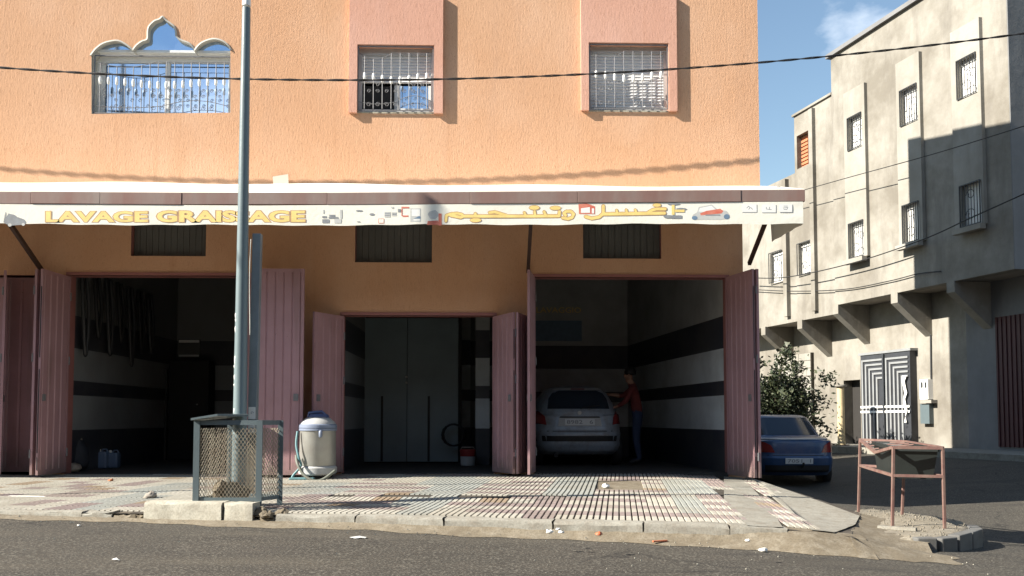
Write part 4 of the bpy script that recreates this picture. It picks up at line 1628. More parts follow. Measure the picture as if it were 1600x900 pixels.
# ------------------------------------------------------------------ lamp post, zinc post, mesh bin
pb = atz(374, 782, 0.0)
pb = kpt(kuv(pb)[0], 0.62)
pb.x = at(374, 700, pb.y).x
lp = thing('lamp_post', (pb.x, pb.y, PZ(pb.x, pb.y)), 'tall grey-green lamp post rising behind the mesh bin', 'lamp post')
ztop = at(377, 5, pb.y).z
b = MB()
b.lathe((pb.x, pb.y, PZ(pb.x, pb.y) - 0.02), [(0.070, 0), (0.070, 0.9), (0.066, 0.95), (0.056, 2.6), (0.042, ztop)], 24)
b.build('pole', M['pole'], lp, smooth=False, auto=40)
b = MB()
b.lathe((pb.x, pb.y, ztop - 0.03), [(0.043, 0), (0.043, 0.12), (0.03, 0.14), (0.01, 0.15)], 20)
b.build('pole_cap', M['white'], lp, auto=40)
for k in range(8):
    zz_ = at(370, (492, 500, 513, 560, 572, 588, 601, 640)[k], pb.y).z
    an = radians((214, 219, 216, 222, 212, 220, 217, 226)[k])
    rr = 0.0655 if zz_ < 0.95 else 0.066 - 0.010 * (zz_ - 0.95) / 1.65
    rr -= 0.0045
    b = MB()
    h_ = (0.05, 0.03, 0.06, 0.09, 0.03, 0.05, 0.025, 0.05)[k]
    b.lathe((pb.x + rr * cos(an), pb.y + rr * sin(an), zz_), [(0.003, -h_), (0.0085, -h_ * .4), (0.0095, 0), (0.004, h_ * .3)], 7)
    b.build('paint_splash', M['white'], lp, smooth=True)

zp = kpt(kuv(pb)[0] + 0.14, 0.78)
zp.x = at(395, 600, zp.y).x
post = thing('square_post', (zp.x, zp.y, PZ(zp.x, zp.y)), 'square zinc post with white stickers beside the lamp post', 'post')
zpt = at(402, 366, zp.y).z
b = MB()
t0 = at(402.5, 366, zp.y).x
b.obox((0, 0, 0), (0.042, 0, 0), (0, 0.042, 0), (0, 0, 0.5))
for v in b.v:
    t = v.z + 0.5
    v.x += zp.x + (t0 - zp.x) * t
    v.y += zp.y
    v.z = PZ(zp.x, zp.y) + (zpt - PZ(zp.x, zp.y)) * t
b.build('post_tube', M['post'], post, bevel=0.003)
for (y0, y1) in ((636, 655), (663, 677)):
    za, zc_ = at(395, y1, zp.y - 0.045).z, at(395, y0, zp.y - 0.045).z
    xx = zp.x + (t0 - zp.x) * ((za + zc_) / 2) / zpt
    b = MB()
    b.box((xx - 0.035, zp.y - 0.0445, za), (xx + 0.035, zp.y - 0.0425, zc_))
    s = b.build('sticker', M['paper'], post)
    b = MB()
    ym = (za + zc_) / 2
    b.tube(scroll((xx, ym), 0.017, 1, zp.y - 0.0455, 0.8, 8), 0.0025, 4)
    b.build('sticker_mark', M['printg'], s)
wire = MB()
wire.tube([(zp.x + (t0 - zp.x) * t - 0.055 - 0.012 * sin(t * 9), zp.y - 0.02, zpt * t) for t in [0.62 + 0.36 * i / 16 for i in range(17)]], 0.004, 5)
wire.build('loose_wire', M['paper'], post)

# bin
bf = kpt(a_of(300, 783, 0.08), 0.14)
bz = PZ(bf.x, bf.y) + 0.095
bd = thing('mesh_bin', (bf.x + 0.4, bf.y + 0.2, bz), 'grey steel litter bin of wire mesh standing on the raised kerb', 'litter bin')
yb0 = bf.y - 0.03
xA = at(307, 720, yb0).x
xB = at(406, 720, yb0).x
D = 0.52
xC = at(438, 720, yb0 + D * 0.55).x
zbt = at(330, 657, yb0).z
pts = [Vector((xA, yb0, 0)), Vector((xB, yb0 - 0.02, 0)), Vector((xC, yb0 + D * 0.55, 0)), Vector((xA + 0.16, yb0 + D, 0))]
for k, p in enumerate(pts):
    b = MB()
    w = 0.055 if k != 2 else 0.05
    b.box((p.x - w / 2, p.y - 0.012, bz - 0.05), (p.x + w / 2, p.y + 0.006, zbt))
    b.box((p.x - w / 2, p.y + 0.0062, bz - 0.05), (p.x - w / 2 + 0.008, p.y + 0.05, zbt))
    b.build('corner_upright', M['galv'], bd)
for k in range(4):
    p, q = pts[k], pts[(k + 1) % 4]
    b = MB()
    b.bar((p.x, p.y + 0.01, zbt - 0.02), (q.x, q.y + 0.01, zbt - 0.02), 0.012, 0.045)
    b.build('top_rail', M['galv'], bd)
    b = MB()
    b.bar((p.x, p.y + 0.01, bz + 0.03), (q.x, q.y + 0.01, bz + 0.03), 0.012, 0.035)
    b.build('bottom_rail', M['galv'], bd)


def expanded(p, q, z0, z1, px_=0.036, pz=0.052, th=0.0045):
    d = (q - p)
    L = d.length
    d.normalize()
    s = Vector((-d.y, d.x, 0))
    b = MB()
    nxm = int(L / px_)
    nzm = int((z1 - z0) / pz)
    for j in range(nzm * 2):
        za, zb_ = z0 + j * pz / 2, z0 + (j + 1) * pz / 2
        for i in range(nxm + 1):
            xa = i * px_
            for sg in (-1, 1):
                x0 = xa + (0 if j % 2 == 0 else sg * px_ / 2)
                x1 = xa + (sg * px_ / 2 if j % 2 == 0 else 0)
                if min(x0, x1) < 0 or max(x0, x1) > L:
                    continue
                a = p + d * x0 + Vector((0, 0, za)); c = p + d * x1 + Vector((0, 0, zb_))
                w = d * th / 2
                f = s * 0.0016
                b.add([a - w + f, a + w + f, c + w + f, c - w + f, a - w - f, a + w - f, c + w - f, c - w - f], [(0, 1, 2, 3), (4, 7, 6, 5), (0, 3, 7, 4), (1, 5, 6, 2)])
    return b


for k in range(4):
    p, q = pts[k], pts[(k + 1) % 4]
    sh = Vector((0, 0.012, 0))
    tag(expanded(p + sh, q + sh, bz + 0.02, zbt - 0.03, 0.036 if k == 0 else 0.04).build('wire_mesh', M['mesh'], bd, recalc=False), kind='stuff')
b = MB()
lidz = zbt + 0.012
lp_ = [Vector((at(298, 655, yb0 - 0.05).x, yb0 - 0.05, lidz - 0.01)), Vector((at(340, 655, yb0 - 0.05).x, yb0 - 0.06, lidz + 0.03)), Vector((at(388, 655, yb0).x, yb0, lidz + 0.025)),
       Vector((at(386, 655, yb0 + .4).x, yb0 + 0.42, lidz + 0.03)), Vector((xA + 0.12, yb0 + D, lidz + 0.01)), Vector((xA, yb0 + 0.2, lidz - 0.01))]
b.prism(lp_, (0, 0, 0.02))
b.build('lid', M['galv'], bd)
b = MB()                                                     # rubbish seen through the mesh
for k in range(18):
    c = Vector((rnd.uniform(xA + 0.12, xA + 0.40), rnd.uniform(yb0 + 0.14, yb0 + 0.32), bz + rnd.uniform(0.03, 0.12)))
    r = rnd.uniform(0.04, 0.08)
    n0 = len(b.v)
    b.lathe(c, [(r * .4, -r), (r, -r * .4), (r * .9, r * .4), (r * .3, r)], 7)
    for v in b.v[n0:]:
        v += Vector((rnd.uniform(-1, 1), rnd.uniform(-1, 1), rnd.uniform(-1, 1))) * r * 0.3
    for i in range(len(b.m) - 1, -1, -1):
        pass
rub = tag(b.build('rubbish', M['dirt'], origin=(xA + 0.25, yb0 + 0.24, bz)), 'brown rubbish heaped inside the wire mesh bin', 'rubbish')

# ------------------------------------------------------------------ drum vacuum cleaner
vc = atz(496, 748, 0.0)
vz = PZ(vc.x, vc.y) + 0.012
vac = thing('vacuum_cleaner', (vc.x, vc.y, vz), 'pale drum vacuum cleaner with blue top and a hose, between two rose door leaves', 'vacuum cleaner')
hs = (at(496, 652, vc.y).z - vz) / 0.9


def vl(prof, name, mat, n=28, c=None, axis=(0, 0, 1)):
    b = MB()
    b.lathe(c or (vc.x, vc.y, vz), [(r * hs, h * hs) for r, h in prof], n, axis=axis)
    return b.build(name, M[mat], vac, auto=35)


vl([(0.262, 0.19), (0.268, 0.20), (0.262, 0.69), (0.266, 0.70)], 'tank', 'tank')
vl([(0.24, 0.05), (0.275, 0.07), (0.285, 0.16), (0.255, 0.189)], 'base', 'vgrey')
vl([(0.272, 0.701), (0.278, 0.705), (0.278, 0.735), (0.268, 0.74)], 'clamp_ring', 'vgb')
vl([(0.270, 0.741), (0.280, 0.745), (0.278, 0.785), (0.262, 0.80)], 'head_ring', 'vgb')
vl([(0.262, 0.801), (0.245, 0.83), (0.18, 0.885), (0.12, 0.905)], 'motor_head', 'vgrey')
vl([(0.15, 0.896), (0.155, 0.91), (0.13, 0.945), (0.05, 0.96)], 'motor_cap', 'vblue', c=(vc.x + 0.01, vc.y, vz))
b = MB()
b.tube([(vc.x - 0.13, vc.y - 0.05, vz + 0.90 * hs), (vc.x - 0.12, vc.y - 0.05, vz + 0.965 * hs), (vc.x + 0.06, vc.y - 0.05, vz + 0.985 * hs), (vc.x + 0.13, vc.y - 0.05, vz + 0.92 * hs)], 0.02, 8)
b.build('handle', M['vblue'], vac, smooth=True)
b = MB()
b.lathe((vc.x + 0.085, vc.y - 0.262 * hs, vz + 0.66 * hs), [(0.012, -0.055), (0.024, -0.04), (0.026, 0.03), (0.012, 0.05)], 10)
b.build('clip', M['vgb'], vac, smooth=True)
for k in range(4):
    an = pi / 4 + k * pi / 2
    b = MB()
    b.lathe((vc.x + 0.22 * cos(an), vc.y + 0.22 * sin(an) - 0.015, vz + 0.03), [(0.026, 0), (0.03, 0.005), (0.03, 0.025), (0.026, 0.03)], 12, axis=(0, 1, 0))
    b.build('castor', M['black'], vac)


def spline(ctrl, n=8):
    P = [Vector(c) for c in ctrl]
    P = [P[0]] + P + [P[-1]]
    out = []
    for i in range(1, len(P) - 2):
        for k in range(n):
            t = k / n
            a, b_, c, d = P[i - 1], P[i], P[i + 1], P[i + 2]
            out.append(0.5 * ((2 * b_) + (c - a) * t + (2 * a - 5 * b_ + 4 * c - d) * t * t + (3 * b_ - a - 3 * c + d) * t ** 3))
    out.append(P[-2])
    return out


yv = vc.y - 0.3
b = MB()
b.tube(spline([at(463, 712, yv + .1), at(465, 725, yv), at(475, 742, yv - .05), at(490, 751, yv - .08), at(505, 749, yv - .05), at(524, 735, yv + 0.02)]), 0.021, 10)
b.build('hose', M['hose'], vac, smooth=True)
b = MB()
b.tube(spline([at(465, 674, yv + .15), at(463, 695, yv + .1), at(467, 716, yv + .05), at(470, 728, yv + .08), at(458, 743, yv + 0.08), at(456, 749, yv + 0.05)]), 0.017, 8)
b.build('wand', M['teal'], vac, smooth=True)
b = MB()
b.obox(at(472, 748, yv + 0.02), (0.17, 0, 0), (0, 0.06, 0), (0, 0, 0.016))
b.build('floor_nozzle', M['teal'], vac, bevel=0.01)

# ------------------------------------------------------------------ building across the side street
RD = Vector((-0.235, 0.972, 0)).normalized()
RN = Vector((-RD.y, RD.x, 0))                                # towards the street
RP = Vector((11.2, 7.5, 0))


def RB(t, v, z):
    return RP + RD * t + RN * v + Vector((0, 0, z))


def rb_at(px, py, v):
    r = ray(px, py)
    o = RP + RN * v
    k = (o - CAM).dot(RN) / r.dot(RN)
    p = CAM + r * k
    return (p - RP).dot(RD), p.z


bb_ = thing('plaster_building', tuple(RB(4, 0, 0)), 'unfinished beige plaster building across the side street with small barred windows', 'building')
TC = rb_at(1578, 200, 0)[0]
TA, TB = rb_at(1301, 250, 0)[0], rb_at(1240, 250, 0)[0]
ZR1, ZR2, ZR3 = 11.55, 10.45, 8.65
ZQ, ZQ2 = 4.17, 3.92


def rbox(b, t0, t1, v0, v1, z0, z1, mi=0):
    c = RB((t0 + t1) / 2, (v0 + v1) / 2, (z0 + z1) / 2)
    return b.obox(c, RD * abs(t1 - t0) / 2, RN * abs(v1 - v0) / 2, Vector((0, 0, abs(z1 - z0) / 2)), mi)


# windows: pixel rect -> (t0, t1, z0, z1)
def rwin(x0, x1, y0l, y1l):
    t0, za = rb_at(x0, y0l, 0)
    _, zb = rb_at(x0, y1l, 0)
    t1 = rb_at(x1, y0l, 0)[0]
    return min(t0, t1), max(t0, t1), zb, za


UPW = [rwin(1500, 1531, 95, 157), rwin(1411, 1438, 143, 199), rwin(1329, 1351, 188, 240)]
LOW = [rwin(1505, 1538, 291, 356), rwin(1415, 1441, 321, 380), rwin(1331, 1354, 352, 409)]
LOW2 = [rwin(1246, 1268, 375, 429), rwin(1202, 1222, 396, 440)]
zu0 = sum(w[2] for w in UPW) / 3; zu1 = sum(w[3] for w in UPW) / 3
zl0 = sum(w[2] for w in LOW) / 3; zl1 = sum(w[3] for w in LOW) / 3
UPW = [(a, c, zu0, zu1) for a, c, _, _ in UPW]
LOW = [(a, c, zl0, zl1) for a, c, _, _ in LOW]
LOW2 = [(a, c, zl0 - 0.05, zl1 - 0.05) for a, c, _, _ in LOW2]
TERR = rwin(1243, 1265, 213, 265)


def wl_(t0, t1, z0, z1, v=0):
    return [RB(t0, v, z0), RB(t1, v, z0), RB(t1, v, z1), RB(t0, v, z1)]


def rwall(t0, t1, z0, z1, holes, name='upper_wall', mat='bldg', v=0.0, th=0.3):
    b = MB()
    b.prism(wl_(t0, t1, z0, z1, v), -RN * th, 0, [wl_(*h, v) for h in holes])
    return b.build(name, M[mat], bb_)


rwall(TC, TA, ZQ, ZR1, UPW + LOW)
rwall(TA + 0.002, TB, ZQ2, ZR2, [TERR] + [LOW2[0]], v=-0.04)
rwall(TB + 0.002, 20, ZQ2, ZR3, [LOW2[1]], v=-0.06)
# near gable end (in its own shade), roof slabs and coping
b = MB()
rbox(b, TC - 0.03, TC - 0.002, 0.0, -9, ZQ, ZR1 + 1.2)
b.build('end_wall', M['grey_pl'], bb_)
b = MB()
rbox(b, TC, TA, -0.31, -9, ZR1 - 0.3, ZR1 - 0.02)
rbox(b, TA + .01, TB, -0.36, -9, ZR2 - 0.3, ZR2 - 0.02)
rbox(b, TB + .01, 20, -0.38, -9, ZR3 - 0.3, ZR3 - 0.02)
b.build('roof_slab', M['soffit'], bb_)
b = MB()
rbox(b, TC, TA + 0.12, 0.10, -0.5, ZR1 + 0.001, ZR1 + 0.12)
b.build('coping', M['grey_pl'], bb_)
b = MB()
rbox(b, TA + 0.003, TB + 0.05, 0.02, -0.45, ZR2 - 0.0 + 0.001, ZR2 + 0.07)
b.build('coping', M['bldg'], bb_)
# side of the taller block seen above the lower one
b = MB()
rbox(b, TA - 0.24, TA - 0.001, -0.302, -9, ZR2 - 0.5, ZR1 - 0.03)
b.build('step_wall', M['bldg'], bb_)
b = MB()
rbox(b, TB - 0.24, TB - 0.001, -0.343, -9, ZR3 - 0.5, ZR2 - 0.03)
b.build('step_wall', M['bldg'], bb_)
# raised window bays
PAN = [(rb_at(1492, 150, 0)[0], rb_at(1538, 150, 0)[0]), (rb_at(1405, 150, 0)[0], rb_at(1442, 150, 0)[0]), (rb_at(1323, 200, 0)[0], rb_at(1356, 200, 0)[0])]
for (a, c), u, l_ in zip(PAN, UPW, LOW):
    t0, t1 = min(a, c), max(a, c)
    b = MB()
    b.prism(wl_(t0, t1, zl0 - 0.03, zu1 + 0.78, 0.10), -RN * 0.098, 0, [wl_(max(u[0], t0 + .02), min(u[1], t1 - .02), u[2], u[3], 0.10), wl_(max(l_[0], t0 + .02), min(l_[1], t1 - .02), l_[2], l_[3], 0.10)])
    b.build('window_bay', M['bldg_light'], bb_)
for (x, y0) in ((1271, 300), (1229, 400)):
    t = rb_at(x, y0, 0)[0]
    b = MB()
    rbox(b, t, t + 0.9, -0.039 if x > 1240 else -0.059, 0.05, ZQ2 + 0.2, (ZR2 if x > 1240 else ZR3) - 0.1)
    if x < 1240 or True:
        # cut nothing: the pilaster stands beside the windows
        b = MB()
        rbox(b, t - 0.10, t + 0.10, -0.039 if x > 1240 else -0.059, 0.08, ZQ2 + 0.2, (ZR2 if x > 1240 else ZR3) - 0.1)
    b.build('pilaster', M['bldg'], bb_)


def rwindow(w, big=True, v=-0.05, nb=6):
    t0, t1, z0, z1 = w
    b = MB()
    rbox(b, t0, t1, v - 0.06, v, z0, z1)
    o = b.build('window', M['white'], bb_)
    g_ = MB()
    rbox(g_, t0 + 0.05, t1 - 0.05, v + 0.001, v + 0.006, z0 + 0.05, z1 - 0.05)
    g_.build('pane', M['white'], o)
    vf = 0.125 if big else 0.03
    gm = MB()
    for (p, q) in ((RB(t0 + .01, vf, z0 + .01), RB(t1 - .01, vf, z0 + .01)), (RB(t0 + .01, vf, z1 - .01), RB(t1 - .01, vf, z1 - .01)), (RB(t0 + .01, vf, z0), RB(t0 + .01, vf, z1)), (RB(t1 - .01, vf, z0), RB(t1 - .01, vf, z1))):
        gm.bar(p, q, 0.022)
    # two scrolls
    for (cc, rr) in ((0.25, 0.16), (0.72, 0.14)):
        pts_ = []
        for i in range(13):
            an = i / 12 * 2.2 * pi
            r2 = rr * (1 - .6 * i / 12)
            pts_.append(RB(t0 + (t1 - t0) * 0.45 + r2 * cos(an), vf, z0 + (z1 - z0) * cc + r2 * sin(an)))
        gm.tube(pts_, 0.009, 4)
    go = gm.build('window_grille', M['irond'], bb_)
    for k in range(nb):
        t = t0 + (t1 - t0) * (k + 1) / (nb + 1)
        r = MB()
        r.bar(RB(t, vf, z0), RB(t, vf, z1), 0.014)
        r.build('bar', M['irond'], go)


for w in UPW + LOW:
    rwindow(w)
for w in LOW2:
    rwindow(w, False, v=-0.15)
for w in LOW:
    b = MB()
    rbox(b, w[0] - 0.12, w[1] + 0.12, 0.101, 0.26, zl0 - 0.16, zl0 - 0.04)
    b.build('window_sill', M['bldg_light'], bb_)
b = MB()
rbox(b, TERR[0], TERR[1], -0.30, -0.26, TERR[2], TERR[3])
b.build('terracotta_infill', M['terra'], bb_)
b = MB()
for k in range(9):
    z = TERR[2] + (TERR[3] - TERR[2]) * k / 9
    rbox(b, TERR[1] - 0.35, TERR[1], -0.258, -0.2, z + 0.02, z + (TERR[3] - TERR[2]) / 9 - 0.02)
b.build('stacked_blocks', M['terra'], bb_)
# cantilever slab, edge beam, corbels
VR = -1.05
b = MB()
rbox(b, TC, TA, -0.302, VR - 0.3, ZQ + 0.02, ZQ + 0.25)
b.build('cantilever_slab', M['soffit'], bb_)
b = MB()
rbox(b, TA + .003, 20, -0.37, VR - 0.3, ZQ2 + 0.02, ZQ2 + 0.25)
b.build('cantilever_slab', M['soffit'], bb_)
for px, py in ((1486, 458), (1398, 478), (1306, 492), (1250, 506), (1193, 516)):
    t = rb_at(px, py, 0)[0]
    zq = ZQ if t < TA else ZQ2
    if 1300 < px < 1310:
        zq = ZQ
    b = MB()
    w = 0.13
    prof = [(0.012, zq + 0.01), (0.012, zq - 0.26), (VR + 0.001, zq - 1.12), (VR + 0.001, zq + 0.01)]
    b.prism([RB(t - w, v, z) for v, z in prof], RD * 2 * w)
    b.build('corbel', M['bldg'], bb_)
# ground floor
b = MB()
TG = rb_at(1512, 600, VR)[0]
b.prism(wl_(TG, 20, -0.5, ZQ + 0.05, VR), -RN * 0.3, 0, [wl_(rb_at(1345, 640, VR)[0], rb_at(1319, 640, VR)[0], -0.3, rb_at(1330, 594, VR)[1], VR)])
b.build('ground_wall', M['bldg'], bb_)
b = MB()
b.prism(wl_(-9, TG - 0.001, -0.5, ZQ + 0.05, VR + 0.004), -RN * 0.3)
b.build('ground_wall', M['grey_pl'], bb_)  # darker grey from the sun edge on: shade put into the wall colour
b = MB()
tdk = (rb_at(1345, 640, VR)[0], rb_at(1319, 640, VR)[0])
rbox(b, tdk[0] - 0.1, tdk[1] + 0.1, VR - 0.34, VR - 0.31, -0.3, 3.0)
b.build('doorway_back', M['darkin'], bb_)
# ornate steel door
td0, td1 = rb_at(1421, 600, VR + 0.25)[0], rb_at(1344, 600, VR + 0.25)[0]
zd1 = rb_at(1380, 552, VR + 0.25)[1]
zd0 = 0.12
b = MB()
rbox(b, td0, td1, VR + 0.001, VR + 0.22, zd0, zd1)
dr = b.build('steel_door', M['steel'], bb_)
tm = (td0 + td1) / 2
vd = VR + 0.222
for (a, c) in ((td0, tm), (tm, td1)):
    for k in range(5):
        tt = c - 0.10 - 0.16 * k
        if tt < a + 0.06:
            continue
        zt = zd1 - 0.14 - 0.13 * k
        b = MB()
        rbox(b, tt - 0.03, tt + 0.03, vd, vd + 0.03, zd0 + 0.02, zt)
        b.build('door_strip', M['steelpale'], dr)
        b = MB()
        rbox(b, a + 0.06, tt - 0.031, vd, vd + 0.028, zt - 0.055, zt)
        b.build('door_strip', M['steelpale'], dr)
for z in (1.02, 1.16):
    b = MB()
    rbox(b, td0 + .01, td1 - .01, vd + 0.032, vd + 0.04, z, z + 0.06)
    b.build('door_band', M['white'], dr)
b = MB()
rbox(b, tm - 0.03, tm + 0.03, vd + 0.041, vd + 0.06, zd0, zd1)
b.build('door_mullion', M['steel'], dr)
b = MB()
fp = []
for k in range(9):
    fp.append(RB(td0 + 0.10 + 0.05 * sin(k * 2.1), vd + 0.065, 0.75 + 0.16 * k))
for k in range(9):
    fp.append(RB(td0 + 0.22 - 0.008 * k + 0.04 * sin(k * 1.7), vd + 0.065, 2.03 - 0.16 * k))
b.prism(fp, RN * 0.006)
b.build('torn_paper', M['paper'], dr)
b = MB()
rbox(b, td0 - 0.06, td1 + 0.06, VR + 0.002, VR + 0.25, zd1 + 0.002, zd1 + 0.07)
b.build('door_head', M['steelpale'], dr)


def rthing(x0, x1, y0, y1, v0, v1, name, mat, parent=bb_):
    ta, tb = rb_at(x0, (y0 + y1) / 2, v1)[0], rb_at(x1, (y0 + y1) / 2, v1)[0]
    za, zb = rb_at((x0 + x1) / 2, y1, v1)[1], rb_at((x0 + x1) / 2, y0, v1)[1]
    b = MB()
    rbox(b, min(ta, tb), max(ta, tb), v0, v1, za, zb)
    return b.build(name, M[mat], parent)


mtr = rthing(1437, 1450, 593, 624, VR + .001, VR + 0.16, 'meter_box', 'white')
for x in (1440, 1446):
    rthing(x - 1.6, x + 1.6, 597, 606, VR + 0.161, VR + 0.166, 'meter_window', 'glassdark', mtr)
rthing(1438, 1452, 631, 662, VR + .001, VR + 0.14, 'service_box', 'galv')
rthing(1437, 1455, 625, 630, VR + .001, VR + 0.2, 'service_hood', 'bldg_light')
p0 = rb_at(1453, 522, VR + 0.05); p1 = rb_at(1454, 600, VR + 0.05)
b = MB()
b.tube([RB(p0[0], VR + 0.03, p0[1]), RB(p1[0], VR + 0.03, p1[1])], 0.02, 6)
b.build('conduit', M['irond'], bb_)
# dark red roller shutter, ribbed
ts0, ts1 = rb_at(1700, 600, VR)[0], rb_at(1559, 600, VR)[0]
b = MB()
nrib = 36
for k in range(nrib):
    t = ts0 + (ts1 - ts0) * k / nrib
    rbox(b, t, t + (ts1 - ts0) / nrib - 0.02, VR + 0.001, VR + (0.05 if k % 2 else 0.03), 0.18, 3.3)
b.build('metal_shutter', M['redsh'], bb_)
# step of wall blocks beyond the corbels
tb0, tb1 = rb_at(1272, 570, VR)[0], rb_at(1215, 570, VR)[0]
bw = MB()
rbox(bw, tb0, tb1, VR + 0.002, VR + 0.10, 0.0, 3.0)
wallb = bw.build('block_wall', M['mortar'], bb_)
for r in range(12):
    t = tb0 + (0.0 if r % 2 == 0 else -0.0)
    x = tb0 - (0.22 if r % 2 else 0)
    while x < tb1:
        a, c = max(x, tb0) + 0.008, min(x + 0.45, tb1) - 0.008
        if c - a > 0.08:
            q = MB()
            rbox(q, a, c, VR + 0.101, VR + 0.125 + rnd.uniform(-.004, .004), 0.25 * r + 0.008, 0.25 * r + 0.242)
            q.build('block', M['bldg_light'], wallb)
        x += 0.45
# raised pavement along that building
b = MB()
rbox(b, -12, 20, VR, 0.95, -0.6, 0.10)
tag(b.build('far_pavement', M['concrete']), kind='structure')
# round beige post
bp_t, _ = rb_at(1314, 650, 0.3)
pp = RB(bp_t, 0.3, 0)
post2 = thing('gate_post', (pp.x, pp.y, 0.1), 'slim beige post standing before the plaster building, right of the blue car', 'post')
zt2 = rb_at(1314, 600, 0.3)[1]
b = MB()
b.lathe((pp.x, pp.y, 0.1), [(0.115, 0), (0.115, 0.1), (0.10, 0.11), (0.098, zt2 - 0.2)], 18)
b.build('post_shaft', M['beige'], post2, auto=40)
b = MB()
b.lathe((pp.x, pp.y, zt2 - 0.1), [(0.13, 0), (0.17, 0.03), (0.17, 0.07), (0.05, 0.09)], 18)
b.build('post_cap', M['bldg'], post2, auto=40)
b = MB()
b.box((pp.x - 0.24, pp.y - 0.16, 0.0), (pp.x + 0.16, pp.y + 0.16, 0.12))
b.build('post_foot', M['rust'], post2)


def rcable(pix, v, r, label):
    P = [RB(rb_at(x, y, v)[0], v, rb_at(x, y, v)[1]) for x, y in pix]
    b = MB()
    b.tube(spline(P, 10), r, 5)
    tag(b.build('service_cable', M['black'], origin=P[0], smooth=True), label, 'cable')


rcable([(1200, 313), (1320, 279), (1440, 246), (1530, 219), (1660, 178)], 0.55, 0.012, 'thin upper cable crossing the plaster building from the awning end')
rcable([(1170, 434), (1230, 433), (1332, 411), (1440, 375), (1520, 339), (1640, 285)], 0.35, 0.016, 'thin cable running below the lower windows of the plaster building')
rcable([(1170, 452), (1240, 455), (1320, 452), (1390, 439), (1434, 428), (1470, 424)], 0.06, 0.014, 'cable lying low along the plaster wall above the corbels')

# ------------------------------------------------------------------ shrub in front of it
def shrub(base, H, Rr, nl, label):
    t = thing('shrub', tuple(base), label, 'shrub')
    b = MB()
    tips = []
    for k in range(26):
        an = rnd.uniform(0, 2 * pi)
        rr = Rr * sqrt(rnd.random())
        h = H * rnd.uniform(0.45, 1.0) * (1 - 0.35 * (rr / Rr) ** 2)
        tip = Vector(base) + Vector((rr * cos(an), rr * sin(an), h))
        mid = Vector(base) + Vector((rr * cos(an) * 0.35, rr * sin(an) * 0.35, h * 0.45))
        pth = spline([Vector(base) + Vector((0.12 * cos(an), 0.12 * sin(an), 0)), mid, tip], 5)
        b.tube(pth, [0.035 * (1 - 0.85 * i / (len(pth) - 1)) for i in range(len(pth))], 5)
        tips.append(pth)
    b.build('stems', M['bark'], t)
    c = MB()
    cl = []
    for pth in tips:
        for _ in range(7):
            p = pth[rnd.randrange(3, len(pth))]
            cl.append((p + Vector((rnd.gauss(0, .2), rnd.gauss(0, .2), rnd.gauss(0, .16))), rnd.uniform(0.12, 0.30)))
    for _ in range(nl):
        p, s_ = rnd.choice(cl)
        q = p + Vector((rnd.gauss(0, s_ * .6), rnd.gauss(0, s_ * .6), rnd.gauss(0, s_ * .55)))
        if q.z < base[2] + 0.1:
            continue
        d = Vector((rnd.uniform(-1, 1), rnd.uniform(-1, 1), rnd.uniform(-.3, 1))).normalized()
        e = d.orthogonal().normalized()
        e.rotate(Matrix.Rotation(rnd.uniform(0, 2 * pi), 3, d))
        L_, w = rnd.uniform(0.06, 0.17), rnd.uniform(0.014, 0.042)
        c.add([q, q + d * L_ * .5 + e * w, q + d * L_, q + d * L_ * .5 - e * w], [(0, 1, 2, 3)])
    c.build('foliage', M['leaf'], t, recalc=False)


shrub((7.45, 10.3, -0.15), 3.3, 1.35, 21000, 'tall loose green shrub behind the blue car against the plaster building')
shrub((8.55, 12.4, 0.05), 1.9, 0.5, 3500, 'low dry shrub beside the beige post against the plaster building')

